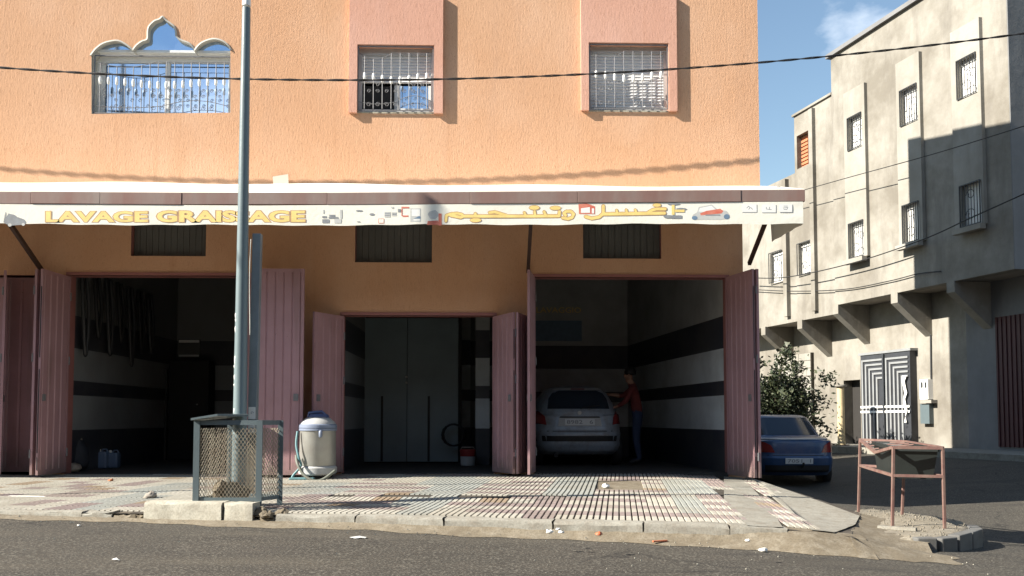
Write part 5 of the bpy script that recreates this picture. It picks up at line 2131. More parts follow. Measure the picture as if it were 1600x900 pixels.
# ------------------------------------------------------------------ cars
def car(name, label, origin, heading, layers, paint, n_se=5.0, wheels=(0.62, 3.0), track=0.70, wr=0.29):
    t = thing(name, tuple(origin), label, 'car')
    rot = Matrix.Rotation(heading, 4, 'Z')
    O = Vector(origin)

    def X(p):
        return O + (rot @ Vector(p))

    def par(z):
        if z <= layers[0][0]:
            return layers[0][1:]
        for a, c in zip(layers, layers[1:]):
            if z <= c[0]:
                k = (z - a[0]) / (c[0] - a[0])
                return tuple(a[i] + (c[i] - a[i]) * k for i in range(1, 4))
        return layers[-1][1:]

    def nse(z):
        return n_se if z < 0.9 else n_se - 1.2

    def rear(x, z, off=0.0):
        w, yr, yf = par(z)
        l = (yf - yr) / 2
        u = min(0.999, abs(x) / w)
        nn = nse(z)
        return X((x, (yr + yf) / 2 - l * (1 - u ** nn) ** (1 / nn) - off, z))

    b = MB()
    NA = 72
    zs = []
    for a, c in zip(layers, layers[1:]):
        for k in range(3):
            zs.append(a[0] + (c[0] - a[0]) * k / 3)
    zs.append(layers[-1][0])
    for z in zs:
        w, yr, yf = par(z)
        l = (yf - yr) / 2
        nn = nse(z)
        for k in range(NA):
            a = 2 * pi * k / NA
            ca, sa = cos(a), sin(a)
            x = w * math.copysign(abs(ca) ** (2 / nn), ca)
            y = (yr + yf) / 2 + l * math.copysign(abs(sa) ** (2 / nn), sa)
            b.v.append(X((x, y, z)))
    for j in range(len(zs) - 1):
        for k in range(NA):
            b.f.append((j * NA + k, j * NA + (k + 1) % NA, (j + 1) * NA + (k + 1) % NA, (j + 1) * NA + k)); b.m.append(0)
    b.f.append(tuple((len(zs) - 1) * NA + k for k in range(NA))); b.m.append(0)
    b.f.append(tuple(range(NA))[::-1]); b.m.append(0)
    body = b.build('body', paint, t, auto=35)

    def patch(poly, nm, mat, off=0.006, parent=None, sub=14):
        """panel that follows the rear of the body inside an (x, z) outline"""
        zs_ = [p[1] for p in poly]
        z0, z1 = min(zs_), max(zs_)
        q = MB()
        rows_ = []
        for j in range(sub + 1):
            z = z0 + (z1 - z0) * j / sub
            zq_ = min(max(z, z0 + 1e-4), z1 - 1e-4)
            xs_ = []
            for (xa, za), (xb, zb) in zip(poly, poly[1:] + poly[:1]):
                if (za - zq_) * (zb - zq_) < 0:
                    xs_.append(xa + (xb - xa) * (zq_ - za) / (zb - za))
            if len(xs_) < 2:
                continue
            xl, xr = min(xs_), max(xs_)
            rows_.append([rear(xl + (xr - xl) * i / sub, z, off) for i in range(sub + 1)])
        for r_ in rows_:
            q.v += r_
        for j in range(len(rows_) - 1):
            for i in range(sub):
                k = j * (sub + 1) + i
                q.f.append((k, k + 1, k + sub + 2, k + sub + 1)); q.m.append(0)
        return q.build(nm, M[mat], parent or t, smooth=True, recalc=False)

    for yw in wheels:
        for sx in (-1, 1):
            c = X((sx * track, yw, wr))
            ax = rot @ Vector((sx, 0, 0))
            q = MB()
            q.lathe(c - ax * 0.09, [(wr * 0.62, 0), (wr * 0.95, 0.005), (wr, 0.03), (wr, 0.15), (wr * 0.95, 0.175), (wr * 0.62, 0.18)], 28, axis=ax)
            w_ = q.build('wheel', M['black'], t, auto=40)
            q = MB()
            q.lathe(c + ax * 0.091, [(wr * 0.6, 0), (wr * 0.55, 0.006), (wr * 0.15, 0.012), (wr * 0.1, 0.02)], 20, axis=ax)
            q.build('rim', M['alu'], w_, auto=40)
    return t, patch, rear, X


def plate_text(txt, fn, x0, x1, z0, z1, parent, mat='printg'):
    cu = bpy.data.curves.new('tmp', 'FONT')
    cu.body = txt
    cu.offset = 0.012
    cu.resolution_u = 2
    ob = bpy.data.objects.new('tmp', cu)
    COL.objects.link(ob)
    dg = bpy.context.evaluated_depsgraph_get()
    me = bpy.data.meshes.new_from_object(ob.evaluated_get(dg))
    bpy.data.objects.remove(ob)
    xs0 = [v.co.x for v in me.vertices]; ys0 = [v.co.y for v in me.vertices]
    mn, mxx, m0, m1 = min(xs0), max(xs0), min(ys0), max(ys0)
    b = MB()
    for v in me.vertices:
        b.v.append(fn(x0 + (x1 - x0) * (v.co.x - mn) / (mxx - mn), z0 + (z1 - z0) * (v.co.y - m0) / (m1 - m0)))
    for p in me.polygons:
        b.f.append(tuple(p.vertices)); b.m.append(0)
    return b.build('plate_characters', M[mat], parent, recalc=False)


HATCH = [(0.20, .74, .16, 3.66), (0.27, .79, .05, 3.78), (0.36, .82, .0, 3.82), (0.48, .825, -.015, 3.83), (0.56, .825, -.02, 3.82), (0.63, .82, .02, 3.78), (0.75, .815, .045, 3.66), (0.88, .80, .075, 3.45),
         (0.95, .785, .10, 3.2), (1.0, .745, .13, 2.75), (1.12, .685, .205, 2.45), (1.25, .61, .29, 2.15), (1.33, .55, .36, 1.95), (1.38, .46, .45, 1.8), (1.41, .30, .62, 1.65)]
cw = at(908, 700, 1.75)
t, patch, rear, X = car('hatchback_car', 'pale wet hatchback seen from behind inside the right garage bay', (1.56, 1.85, 0.022), radians(1.5), HATCH, M['carwhite'])
patch([(-0.55, 1.0), (0.55, 1.0), (0.52, 1.18), (0.45, 1.285), (0.33, 1.325), (-0.33, 1.325), (-0.45, 1.285), (-0.52, 1.18)], 'rear_window', 'carglass')
sp = patch([(-0.46, 1.335), (0.46, 1.335), (0.38, 1.37), (-0.38, 1.37)], 'spoiler', 'vgrey', 0.05)
patch([(-0.12, 1.343), (0.12, 1.343), (0.12, 1.362), (-0.12, 1.362)], 'brake_light', 'carlight', 0.056)
patch([(-0.80, 0.74), (-0.58, 0.72), (-0.60, 0.86), (-0.70, 0.97), (-0.78, 0.95)], 'tail_light', 'carlight', 0.012)
patch([(0.58, 0.72), (0.80, 0.74), (0.78, 0.95), (0.70, 0.97), (0.60, 0.86)], 'tail_light', 'carlight', 0.012)
patch([(-0.38, 0.70), (0.38, 0.70), (0.36, 0.855), (-0.36, 0.855)], 'plate_recess', 'vgrey', 0.004)
patch([(-0.36, 0.842), (0.36, 0.842), (0.34, 0.866), (-0.34, 0.866)], 'boot_handle', 'black', 0.012)
pl = patch([(-0.26, 0.715), (0.26, 0.715), (0.26, 0.825), (-0.26, 0.825)], 'number_plate', 'plate', 0.012)
plate_text('8982   6', lambda x, z: rear(x, z, 0.0135), -0.23, 0.23, 0.735, 0.805, pl)
patch([(-0.74, 0.435), (0.74, 0.435), (0.76, 0.53), (-0.76, 0.53)], 'bumper_insert', 'black', 0.008)
patch([(-0.79, 0.605), (0.79, 0.605), (0.79, 0.617), (-0.79, 0.617)], 'boot_seam', 'black', 0.003)
b = MB()
b.tube([rear(0.02, 1.0, 0.02), rear(0.10, 1.03, 0.03), rear(0.36, 1.06, 0.03)], 0.009, 5)
b.build('rear_wiper', M['black'], t)
b = MB()
b.lathe(rear(0, 0.93, 0.006), [(0.035, 0), (0.035, 0.008), (0.02, 0.012)], 14, axis=(0, -1, 0))
b.build('boot_badge', M['alu'], t)
b = MB()
b.tube([X((-0.42, 0.25, 0.20)), X((-0.42, 0.03, 0.19))], 0.035, 12)
b.build('exhaust', M['black'], t)
for sx in (-1, 1):
    b = MB()
    b.obox(X((sx * 0.90, 2.35, 1.0)), (0.09, 0, 0), (0, 0.05, 0), (0, 0, 0.06))
    b.build('door_mirror', M['carwhite'], t, bevel=0.03)

SEDAN = [(0.22, .76, .14, 4.2), (0.32, .81, .02, 4.32), (0.42, .83, 0.0, 4.34), (0.55, .83, -.02, 4.34), (0.60, .825, .02, 4.32), (0.75, .82, .03, 4.2), (0.86, .81, .05, 3.95), (0.92, .79, .09, 3.5), (0.945, .755, .24, 3.3),
         (0.96, .735, .52, 3.1), (1.1, .68, .72, 2.85), (1.25, .61, .94, 2.5), (1.33, .565, 1.06, 2.3), (1.37, .49, 1.18, 2.1), (1.385, .35, 1.4, 1.95)]
cb = at(1250, 721, 3.25)
hd = radians(-3)
t, patch, rear, X = car('saloon_car', 'blue saloon car parked in the side street, seen from behind beside the open door leaf', (cb.x - 0.02, 3.25, G(cb.x, 3.25)), hd, SEDAN, M['carblue'], wheels=(0.78, 3.3))
patch([(-0.60, 0.985), (0.60, 0.985), (0.50, 1.30), (0.44, 1.325), (-0.44, 1.325), (-0.50, 1.30)], 'rear_window', 'carglass')
patch([(-0.80, 0.66), (-0.44, 0.66), (-0.50, 0.79), (-0.62, 0.86), (-0.79, 0.88)], 'tail_light', 'carlight', 0.010)
patch([(0.44, 0.66), (0.80, 0.66), (0.79, 0.88), (0.62, 0.86), (0.50, 0.79)], 'tail_light', 'carlight', 0.010)
pl = patch([(-0.26, 0.445), (0.26, 0.445), (0.26, 0.555), (-0.26, 0.555)], 'number_plate', 'plate', 0.014)
plate_text('7051  1', lambda x, z: rear(x, z, 0.0155), -0.22, 0.22, 0.468, 0.535, pl)
patch([(-0.81, 0.28), (0.81, 0.28), (0.82, 0.42), (-0.82, 0.42)], 'bumper', 'black', 0.012)
patch([(-0.79, 0.60), (0.79, 0.60), (0.79, 0.612), (-0.79, 0.612)], 'boot_seam', 'black', 0.004)
patch([(-0.74, 0.905), (0.74, 0.905), (0.73, 0.925), (-0.73, 0.925)], 'boot_lip', 'alu', 0.016)
b = MB()
b.tube([X((0.06, 0.3, 0.42)), X((0.06, -0.07, 0.40)), X((0.06, -0.09, 0.47))], 0.022, 8)
b.build('tow_bar', M['black'], t)
b = MB()
b.box(X((0.5, 1.0, 0)) - Vector((0.02, .02, 0)), X((0.5, 1.0, 0)) + Vector((.02, .02, 0.01)))
for sx in (-1, 1):
    b = MB()
    b.obox(X((sx * 0.92, 2.75, 1.0)), (0.10, 0, 0), (0, 0.05, 0), (0, 0, 0.065))
    b.build('door_mirror', M['carblue'], t, bevel=0.03)

# ------------------------------------------------------------------ person washing the car
def person(base, turn, label):
    t = thing('person', tuple(base), label, 'person')
    V, E, Rr = [], [], []

    def jn(p, r, parent=None):
        V.append(Vector(p)); Rr.append(r)
        if parent is not None:
            E.append((parent, len(V) - 1))
        return len(V) - 1
    # faces -x (towards the car); slight forward lean
    pel = jn((0, 0, 0.93), 0.135)
    sp1 = jn((-0.02, 0, 1.10), 0.125, pel)
    sp2 = jn((-0.06, 0, 1.28), 0.145, sp1)
    nk0 = jn((-0.10, 0, 1.43), 0.075, sp2)
    nk1 = jn((-0.13, 0, 1.50), 0.055, nk0)
    h1 = jn((-0.155, 0, 1.58), 0.085, nk1)
    h2 = jn((-0.155, 0, 1.67), 0.09, h1)
    jn((-0.245, 0, 1.60), 0.018, h1)                        # nose
    jn((-0.215, 0, 1.535), 0.035, nk1)                      # chin
    hands = []
    for s in (-1, 1):
        hip = jn((0, s * 0.10, 0.88), 0.10, pel)
        kn = jn((-0.03, s * 0.12 + 0.0, 0.48), 0.068, hip)
        an = jn((0.03, s * 0.13, 0.09), 0.045, kn)
        jn((-0.16, s * 0.15, 0.045), 0.042, an)
        sh = jn((-0.08, s * 0.19, 1.39), 0.07, sp2)
        if s > 0:
            el = jn((-0.28, s * 0.26, 1.24), 0.048, sh)
            wr = jn((-0.50, s * 0.20, 1.27), 0.032, el)
            d = Vector((-1, -0.1, 0.02))
        else:
            el = jn((-0.20, s * 0.27, 1.13), 0.048, sh)
            wr = jn((-0.40, s * 0.20, 1.02), 0.032, el)
            d = Vector((-1, 0.2, -0.2))
        d.normalize()
        pm = jn(V[wr] + d * 0.075, 0.036, wr)
        hands.append((pm, d, s))
        sd = Vector((0, 1, 0))
        for k in range(4):
            o = sd * (0.027 * (k - 1.5))
            a = jn(V[pm] + d * 0.04 + o, 0.010, pm)
            c = jn(V[a] + d * (0.03, 0.036, 0.034, 0.025)[k] + Vector((0, 0, -0.008)), 0.009, a)
            jn(V[c] + d * 0.022 + Vector((0, 0, -0.018)), 0.008, c)
        th = jn(V[wr] + d * 0.035 + sd * (-s) * 0.045, 0.011, wr)
        jn(V[th] + d * 0.03 + sd * (-s) * 0.012, 0.009, th)
    me = bpy.data.meshes.new('skel')
    me.from_pydata(V, E, [])
    ob = bpy.data.objects.new('skel', me)
    COL.objects.link(ob)
    md = ob.modifiers.new('skin', 'SKIN')
    md.branch_smoothing = 0.4
    for v, r in zip(me.skin_vertices[0].data, Rr):
        v.radius = (r, r)
    me.skin_vertices[0].data[0].use_root = True
    sb = ob.modifiers.new('sub', 'SUBSURF')
    sb.levels = 2
    sb.render_levels = 2
    dg = bpy.context.evaluated_depsgraph_get()
    m2 = bpy.data.meshes.new_from_object(ob.evaluated_get(dg))
    bpy.data.objects.remove(ob)
    m2.name = 'body'
    m2.materials.clear()
    for k in ('jeans', 'redtop', 'skin', 'black'):
        m2.materials.append(M[k])
    for p in m2.polygons:
        c = p.center
        if c.z < 0.10:
            i = 3
        elif c.z < 0.97 and c.x > -0.30:
            i = 0
        elif c.z < 1.455 and c.x > -0.34:
            i = 1
        else:
            i = 2
        p.material_index = i
    m2.shade_smooth()
    o = bpy.data.objects.new('body', m2)
    COL.objects.link(o)
    o.parent = t
    hb = MB()
    n0 = 0
    for i in range(9):
        a = pi / 2 * i / 8
        pass
    hb.lathe((-0.145, 0, 1.62), [(0.098, 0.0), (0.104, 0.05), (0.092, 0.10), (0.06, 0.135), (0.01, 0.15)], 18)
    for v in hb.v:
        v.x += 0.012
    ho = hb.build('hair', M['hair'], t, origin=(0, 0, 0), smooth=True)
    for s in (-1, 1):
        e = MB()
        e.lathe((-0.237, s * 0.033, 1.625), [(0.004, -0.008), (0.010, 0), (0.004, 0.008)], 8)
        e.build('eye', M['black'], t, origin=(0, 0, 0), smooth=True)
        e = MB()
        e.lathe((-0.15, s * 0.093, 1.60), [(0.012, -0.03), (0.02, 0), (0.014, 0.03)], 8)
        e.build('ear', M['skin'], t, origin=(0, 0, 0), smooth=True)
    t.rotation_euler = (0, 0, turn)
    return t


person((2.66, 2.45, 0.022), radians(-12), 'person in a red top and blue trousers washing the pale car')

# ------------------------------------------------------------------ things inside the bays
# right bay: wall lettering and blue poster on the back wall
yw = 5.985
pz = [at(836, 501, yw), at(909, 533, yw)]
b = MB()
b.box((pz[0].x, yw - 0.02, pz[1].z), (pz[1].x, yw, pz[0].z))
ps = tag(b.build('blue_poster', M['printbl'], origin=((pz[0].x + pz[1].x) / 2, yw, pz[1].z)), 'dark blue poster under yellow lettering on the back wall of the right bay', 'poster')
sg = thing('wall_lettering', tuple(at(870, 500, yw)), 'dim yellow wall lettering above the blue poster in the right bay', 'lettering')
o = plate_text('LAVAGGIO', lambda x, z: Vector((x, yw - 0.008, z)), at(838, 490, yw).x, at(908, 490, yw).x, at(870, 489, yw).z, at(870, 480, yw).z, sg, 'yellow')
o.name = 'lettering_line'

# middle bay: inner double door, wall ends, bucket, hose
yi = 3.1
dx0, dx1, dxm = at(555, 600, yi).x, at(716, 600, yi).x, at(636, 600, yi).x
dzt = at(636, 497, yi).z
b = MB()
b.box((dx0 - 0.06, yi + 0.05, 0.022), (dx1 + 0.06, yi + 0.09, dzt + 0.06))
idr = b.build('inner_door', M['darkin'], orange)
for (a, c) in ((dx0, dxm - 0.004), (dxm + 0.004, dx1)):
    b = MB()
    b.box((a, yi, 0.05), (c, yi + 0.045, dzt))
    b.build('door_leaf', M['innerdoor'], idr, bevel=0.006)
    b = MB()
    b.box((a + 0.02, yi - 0.012, at(600, 615, yi).z), (c - 0.02, yi - 0.001, at(600, 615, yi).z + 0.03))
    b.build('door_rail', M['innerdoor'], idr)
for x in (597, 670):
    xx = at(x, 650, yi).x
    b = MB()
    b.box((xx - 0.02, yi - 0.03, 0.06), (xx + 0.02, yi - 0.002, at(600, 619, yi).z))
    b.build('door_bar', M['black'], idr)
for y in (589, 598):
    b = MB()
    c = at(635, y, yi)
    b.lathe((c.x, yi - 0.002, c.z), [(0.022, 0), (0.022, 0.01), (0.012, 0.03)], 12, axis=(0, -1, 0))
    b.build('door_knob', M['alu'], idr)
for (x0, x1, yy) in ((743, 765, 2.6), (718, 735, 4.6)):
    b = MB()
    b.box((at(x0, 600, yy).x, yy, 0.022), (at(x1, 600, yy).x, yy + 0.1, 3.5))
    b.build('wall_pier', M['banded'], orange)
bk = atz(731, 726, 0.022)
bu = thing('paint_bucket', (bk.x, 2.2, 0.022), 'red and white bucket standing at the right of the middle bay', 'bucket')
bx = at(731, 715, 2.2).x
b = MB()
b.lathe((bx, 2.2, 0.022), [(0.11, 0), (0.125, 0.01), (0.135, 0.16), (0.13, 0.165)], 20)
b.build('bucket_wall', M['vgrey'], bu, auto=40)
b = MB()
b.lathe((bx, 2.2, 0.188), [(0.135, 0), (0.14, 0.01), (0.145, 0.12), (0.138, 0.125)], 20)
b.build('bucket_band', M['bucket_r'], bu, auto=40)
b = MB()
b.tube([(bx - 0.145, 2.2, 0.28), (bx - 0.10, 2.1, 0.35), (bx + 0.10, 2.1, 0.35), (bx + 0.145, 2.2, 0.28)], 0.006, 5)
b.build('bucket_handle', M['alu'], bu)
b = MB()
cxh = at(708, 660, 2.6).x
pth = []
for i in range(60):
    a = i * 0.55
    pth.append((cxh + (0.20 + 0.02 * sin(i)) * cos(a), 2.75 + 0.002 * i, 0.55 + 0.20 * sin(a)))
b.tube(pth, 0.016, 6)
tag(b.build('coiled_hose', M['black'], origin=(cxh, 2.75, 0.3), smooth=True), 'dark coiled hose hanging by the inner door of the middle bay', 'hose')

# left bay
yl = 4.985
xx0, xx1 = at(275, 640, yl).x, at(336, 640, yl).x
b = MB()
b.box((xx0, yl - 0.45, 0.022), (xx1, yl - 0.03, at(300, 565, yl).z))  # a dark doorway, built here as a closed black box
cb_ = tag(b.build('doorway_box', M['black'], origin=((xx0 + xx1) / 2, yl - 0.2, 0.022), bevel=0.01), 'tall black cabinet built as a box against the back wall of the left bay', 'doorway')
b = MB()
c = at(308, 632, yl - 0.46)
b.lathe((c.x, yl - 0.452, c.z), [(0.015, 0), (0.015, 0.02), (0.008, 0.03)], 8, axis=(0, -1, 0))
b.build('doorway_knob', M['alu'], cb_)
a, c = at(279, 530, yl), at(313, 559, yl)
nt_ = thing('wall_notice', ((a.x + c.x) / 2, yl, c.z), 'small dark notice with two white strips on the back wall of the left bay', 'sign')
b = MB()
b.box((a.x, yl - 0.03, c.z), (c.x, yl - 0.005, a.z))
b.build('notice_board', M['transom'], nt_)
for (y0, y1) in ((531.5, 535.5), (554.5, 557.5)):
    b = MB()
    b.box((a.x + 0.02, yl - 0.038, at(300, y1, yl).z), (c.x - 0.02, yl - 0.031, at(300, y0, yl).z))
    b.build('white_strip', M['white'], nt_)
a, c = at(190, 470, yl), at(266, 590, yl)
b = MB()
b.box((a.x, yl - 0.10, c.z), (c.x, yl - 0.02, a.z))
tag(b.build('wall_board', M['wood'], origin=((a.x + c.x) / 2, yl, c.z), bevel=0.01), 'dark red-brown board on the back wall of the left bay above the shelves', 'board')
sx0, sx1 = at(178, 640, 4.5).x, at(262, 640, 4.5).x
sh = thing('shelf_rack', ((sx0 + sx1) / 2, 4.6, 0.022), 'dark steel shelf rack of containers at the back of the left bay', 'shelf rack')
for x in (sx0, sx1):
    for y in (4.4, 4.85):
        b = MB()
        b.box((x - 0.02, y - 0.02, 0.022), (x + 0.02, y + 0.02, 1.85))
        b.build('upright', M['irond'], sh)
lev = [0.35, 0.85, 1.30]
for z in lev:
    b = MB()
    b.box((sx0 - 0.02, 4.38, z), (sx1 + 0.02, 4.87, z + 0.03))
    b.build('shelf', M['irond'], sh)
cols_ = ['canb', 'vgrey', 'bucket_r', 'canb', 'rag', 'vgb']
ordn = ['leftmost', 'second', 'third', 'fourth', 'rightmost']
cname = {'canb': 'pale blue', 'vgrey': 'pale grey', 'bucket_r': 'red', 'rag': 'tan', 'vgb': 'grey-blue'}
rown = {0: 'bottom', 1: 'middle', 2: 'top'}
for r, z in enumerate(lev):
    for k in range(5):
        x = sx0 + (sx1 - sx0) * (k + 0.5) / 5
        mt = cols_[(k * 2 + r * 3) % 6]
        b = MB()
        h = rnd.uniform(0.22, 0.34)
        b.lathe((x, 4.5 + rnd.uniform(-.03, .03), z + 0.031), [(0.06, 0), (0.064, 0.01), (0.064, h * 0.72), (0.03, h * 0.85), (0.026, h), (0.02, h + .005)], 14)
        tag(b.build('oil_can', M[mt], origin=(x, 4.5, z + 0.031), auto=40), '%s container, %s on the %s shelf of the left bay rack' % (cname[mt], ordn[k], rown[r]), 'container', 'containers on the shelf rack')
hh = thing('hanging_hoses', tuple(at(140, 545, 2.5)), 'dark hoses and straps hanging on the left wall of the left bay', 'hoses')
for k in range(7):
    yy = 0.6 + 0.45 * k
    x = RL[0] + 0.06
    zt_ = 3.2
    zb_ = rnd.uniform(1.7, 2.2)
    b = MB()
    b.tube(spline([(x, yy - 0.08, zt_), (x + 0.05, yy - 0.10, (zt_ + zb_) / 2), (x + 0.06, yy, zb_), (x + 0.05, yy + 0.10, (zt_ + zb_) / 2), (x, yy + 0.08, zt_)]), 0.03, 7)
    b.build('hose_loop', M['black'] if k % 2 else M['irond'], hh, smooth=True)


def lump(name, c, r, mat, label, cat, sq=0.7, n=10, parent=None, jit=0.18):
    b = MB()
    pr = [(r * 0.75, 0), (r * 1.0, r * sq * 0.4), (r * 0.9, r * sq * 1.0), (r * 0.55, r * sq * 1.5), (r * 0.12, r * sq * 1.7)]
    b.lathe(c, pr, n)
    for v in b.v:
        if v.z > c[2] + 0.005:
            v += Vector((rnd.uniform(-1, 1), rnd.uniform(-1, 1), rnd.uniform(-1, 1))) * r * jit
    o = b.build(name, M[mat], parent, origin=None if parent else c, smooth=True)
    if not parent:
        tag(o, label, cat)
    return o


lump('dark_sack', (at(113, 700, 0.75).x, 0.78, 0.03), 0.24, 'sack', 'slumped dark sack just inside the left bay by the folded leaf', 'sack', 1.35, 14, jit=.08)
lump('rag_pile', (at(108, 730, 0.42).x, 0.42, 0.03), 0.17, 'rag', 'pale rags heaped in front of the dark sack in the left bay', 'rags', 0.45, 14)
lump('cloth_cap', (at(117, 682, 0.78).x, 0.78, 0.50), 0.10, 'rag', 'small pale cloth bundle lying on top of the dark sack', 'cloth', 0.6, 10)
for k, (x, lab) in enumerate(((160, 'left one of two pale blue jerrycans on the left bay floor'), (177, 'right one of two pale blue jerrycans on the left bay floor'))):
    p = at(x, 715, 1.5 + 0.1 * k)
    jc = thing('jerrycan', (p.x, 1.5 + 0.1 * k, 0.022), lab, 'jerrycan', 'jerrycans on the left bay floor')
    b = MB()
    b.box((p.x - 0.10, 1.42 + 0.1 * k, 0.022), (p.x + 0.10, 1.58 + 0.1 * k, 0.30 - 0.02 * k))
    b.build('can_body', M['canb'], jc, bevel=0.03)
    b = MB()
    b.lathe((p.x - 0.05, 1.5 + 0.1 * k, 0.30 - 0.02 * k), [(0.025, 0), (0.025, 0.03), (0.02, 0.04)], 12)
    b.build('can_cap', M['white'], jc)
    b = MB()
    b.tube([(p.x - 0.01, 1.5 + .1 * k, 0.295 - .02 * k), (p.x + 0.01, 1.5 + .1 * k, 0.34 - .02 * k), (p.x + 0.07, 1.5 + .1 * k, 0.34 - .02 * k), (p.x + 0.085, 1.5 + .1 * k, 0.295 - .02 * k)], 0.012, 6)
    b.build('can_handle', M['canb'], jc)

# ------------------------------------------------------------------ rusty rack with a dark tub on the island
FL, FR, BL, BR = atz(1394, 823, -0.205), atz(1476, 826, -0.21), atz(1341, 800, -0.24), atz(1409, 806, -0.23)
rk = thing('bin_rack', tuple((FL + FR + BL + BR) / 4), 'bent rusty steel bin rack standing on the gravel island', 'rack')


def topof(base, px, py):
    return at(px, py, base.y)


tFL, tFR, tBL, tBR = topof(FL, 1396, 699), topof(FR, 1473, 700), topof(BL, 1344, 687), topof(BR, 1414, 690)
for p, q in ((FL, tFL), (FR, tFR), (BL, tBL), (BR, tBR)):
    b = MB()
    p2 = p - Vector((0, 0, 0.06))
    b.bar(p2, q, 0.028, 0.026)
    b.build('leg', M['rust'], rk, bevel=0.004)
dent = tBL.lerp(tFL, 0.5) - Vector((0.0, 0, 0.10))
for p, q in ((tFL, tFR), (tFR, tBR), (tBR, tBL), (tBL, dent), (dent, tFL)):
    b = MB()
    b.bar(p, q, 0.03, 0.03)
    b.build('top_rail', M['rust'], rk)
for k in range(1, 4):
    b = MB()
    s = k / 4
    b.bar(tBL.lerp(dent, s), tBR.lerp(tFR, s * 0.5), 0.012, 0.012)
    b.build('top_rod', M['rust'], rk)
for (p, tp), (q, tq) in (((FL, tFL), (FR, tFR)), ((BL, tBL), (FL, tFL)), ((FR, tFR), (BR, tBR)), ((BL, tBL), (BR, tBR))):
    b = MB()
    b.bar(p.lerp(tp, 0.645), q.lerp(tq, 0.645), 0.03, 0.026)
    b.build('mid_rail', M['rust'], rk)
tub = thing('hanging_tub', tuple((FL + FR + BL + BR) / 4 + Vector((0, 0, 0.5))), 'dark grey-green plastic tub hanging in the rusty rack', 'bin')
ctr = (tFL + tFR + tBL + tBR) / 4
top4 = [tFL.lerp(ctr, 0.16), tFR.lerp(ctr, 0.10), tBR.lerp(ctr, 0.12), tBL.lerp(ctr, 0.36)]
top4 = [p - Vector((0, 0, 0.02)) for p in top4]
bot4 = [p.lerp(ctr, 0.14) - Vector((0, 0, 0.30)) for p in top4]
b = MB()
b.add(top4 + bot4, [(4, 5, 6, 7), (0, 1, 5, 4), (1, 2, 6, 5), (2, 3, 7, 6), (3, 0, 4, 7)])
inn = [p.lerp(ctr, 0.05) for p in top4] + [p.lerp(ctr, 0.05) + Vector((0, 0, 0.02)) for p in bot4]
b.add(inn, [(4, 7, 6, 5), (0, 4, 5, 1), (1, 5, 6, 2), (2, 6, 7, 3), (3, 7, 4, 0)])
b.add(top4 + inn[:4], [(0, 1, 5, 4), (1, 2, 6, 5), (2, 3, 7, 6), (3, 0, 4, 7)])
b.build('tub_wall', M['bingreen'], tub, recalc=False)
for i in range(4):
    q = MB()
    q.bar(top4[i], top4[(i + 1) % 4], 0.03, 0.04)
    q.build('tub_rim', M['bingreen'], tub)
# loose plank and stones by the rack
pk = atz(1395, 824.5, -0.2)
b = MB()
b.bar(atz(1372, 823.5, -0.195), atz(1432, 827, -0.19), 0.06, 0.03)
tag(b.build('concrete_slat', M['concrete'], origin=pk), 'grey concrete slat lying on the gravel at the foot of the rack', 'slat')

# ------------------------------------------------------------------ thin mast out of frame on the left, its shadow crosses beam, banner and paving
ms = at(676, 330, YF - 0.03)
sft = 1.62
mb = Vector((ms.x - 3.6 * sft, ms.y - 1.0 * sft, 0))
mast = thing('utility_mast', (mb.x, mb.y, PZ(mb.x, mb.y)), 'slim steel mast standing on the pavement left of the garage', 'mast')
b = MB()
b.lathe((mb.x, mb.y, PZ(mb.x, mb.y) - .02), [(0.036, 0), (0.036, z_bt + 2.45 * sft - 0.02)], 14)
b.build('mast_tube', M['galv'], mast, smooth=False, auto=40)
b = MB()
b.lathe((mb.x, mb.y, PZ(mb.x, mb.y) - .01), [(0.12, 0), (0.12, 0.03), (0.05, 0.05)], 14)
b.build('mast_foot', M['galv'], mast)

# ------------------------------------------------------------------ litter
def litter(px, py, r, mat, label, cat='litter', sq=0.5, z=None, flatn=False):
    zz0 = z if z is not None else -0.1
    p = atz(px, py, zz0)
    for _ in range(4):
        a, bq = kuv(p)
        gz = PZ(p.x, p.y) + 0.010 if (bq > 0.02 and p.x < XE) else G(p.x, p.y) + 0.002
        if z is not None:
            gz = z
        p = atz(px, py, gz)
    if flatn:
        b = MB()
        n_ = 9
        for i in range(n_):
            an = 2 * pi * i / n_
            rr = r * rnd.uniform(0.6, 1.1)
            b.v.append(Vector((p.x + rr * cos(an) * 1.6, p.y + rr * sin(an), p.z + rnd.uniform(.002, .012))))
        b.v.append(Vector((p.x, p.y, p.z + 0.02)))
        for i in range(n_):
            b.f.append((i, (i + 1) % n_, n_)); b.m.append(0)
        return tag(b.build('litter', M[mat], origin=p), label, cat)
    return lump('litter', tuple(p), r, mat, label, cat, sq, 8, jit=0.3)


M['orangeplastic'] = dirty('orange_wrapper', (0.50, 0.14, 0.06), 0.5, 0.3, 10)
litter(858, 833, 0.030, 'paper', 'white crumpled paper in the gutter, leftmost of a group of three')
litter(872, 828, 0.020, 'paper', 'small bluish white paper ball in the gutter, middle of a group of three')
litter(877, 833, 0.024, 'paper', 'white paper ball in the gutter, rightmost of a group of three')
litter(936, 836, 0.028, 'orangeplastic', 'orange scrap of plastic in the gutter before the right bay')
litter(1193, 862, 0.035, 'paper', 'white crumpled tissue lying alone on the asphalt at right')
litter(145, 811, 0.05, 'paper', 'flat white paper on the asphalt left of the raised kerb', flatn=True)
litter(947, 762, 0.05, 'paper', 'white rag at the edge of the broken paving patch')
litter(173, 752, 0.035, 'terra', 'small reddish scrap on the paving before the left bay')
litter(4, 799, 0.05, 'orangeplastic', 'orange wrapper at the left edge of the kerb')
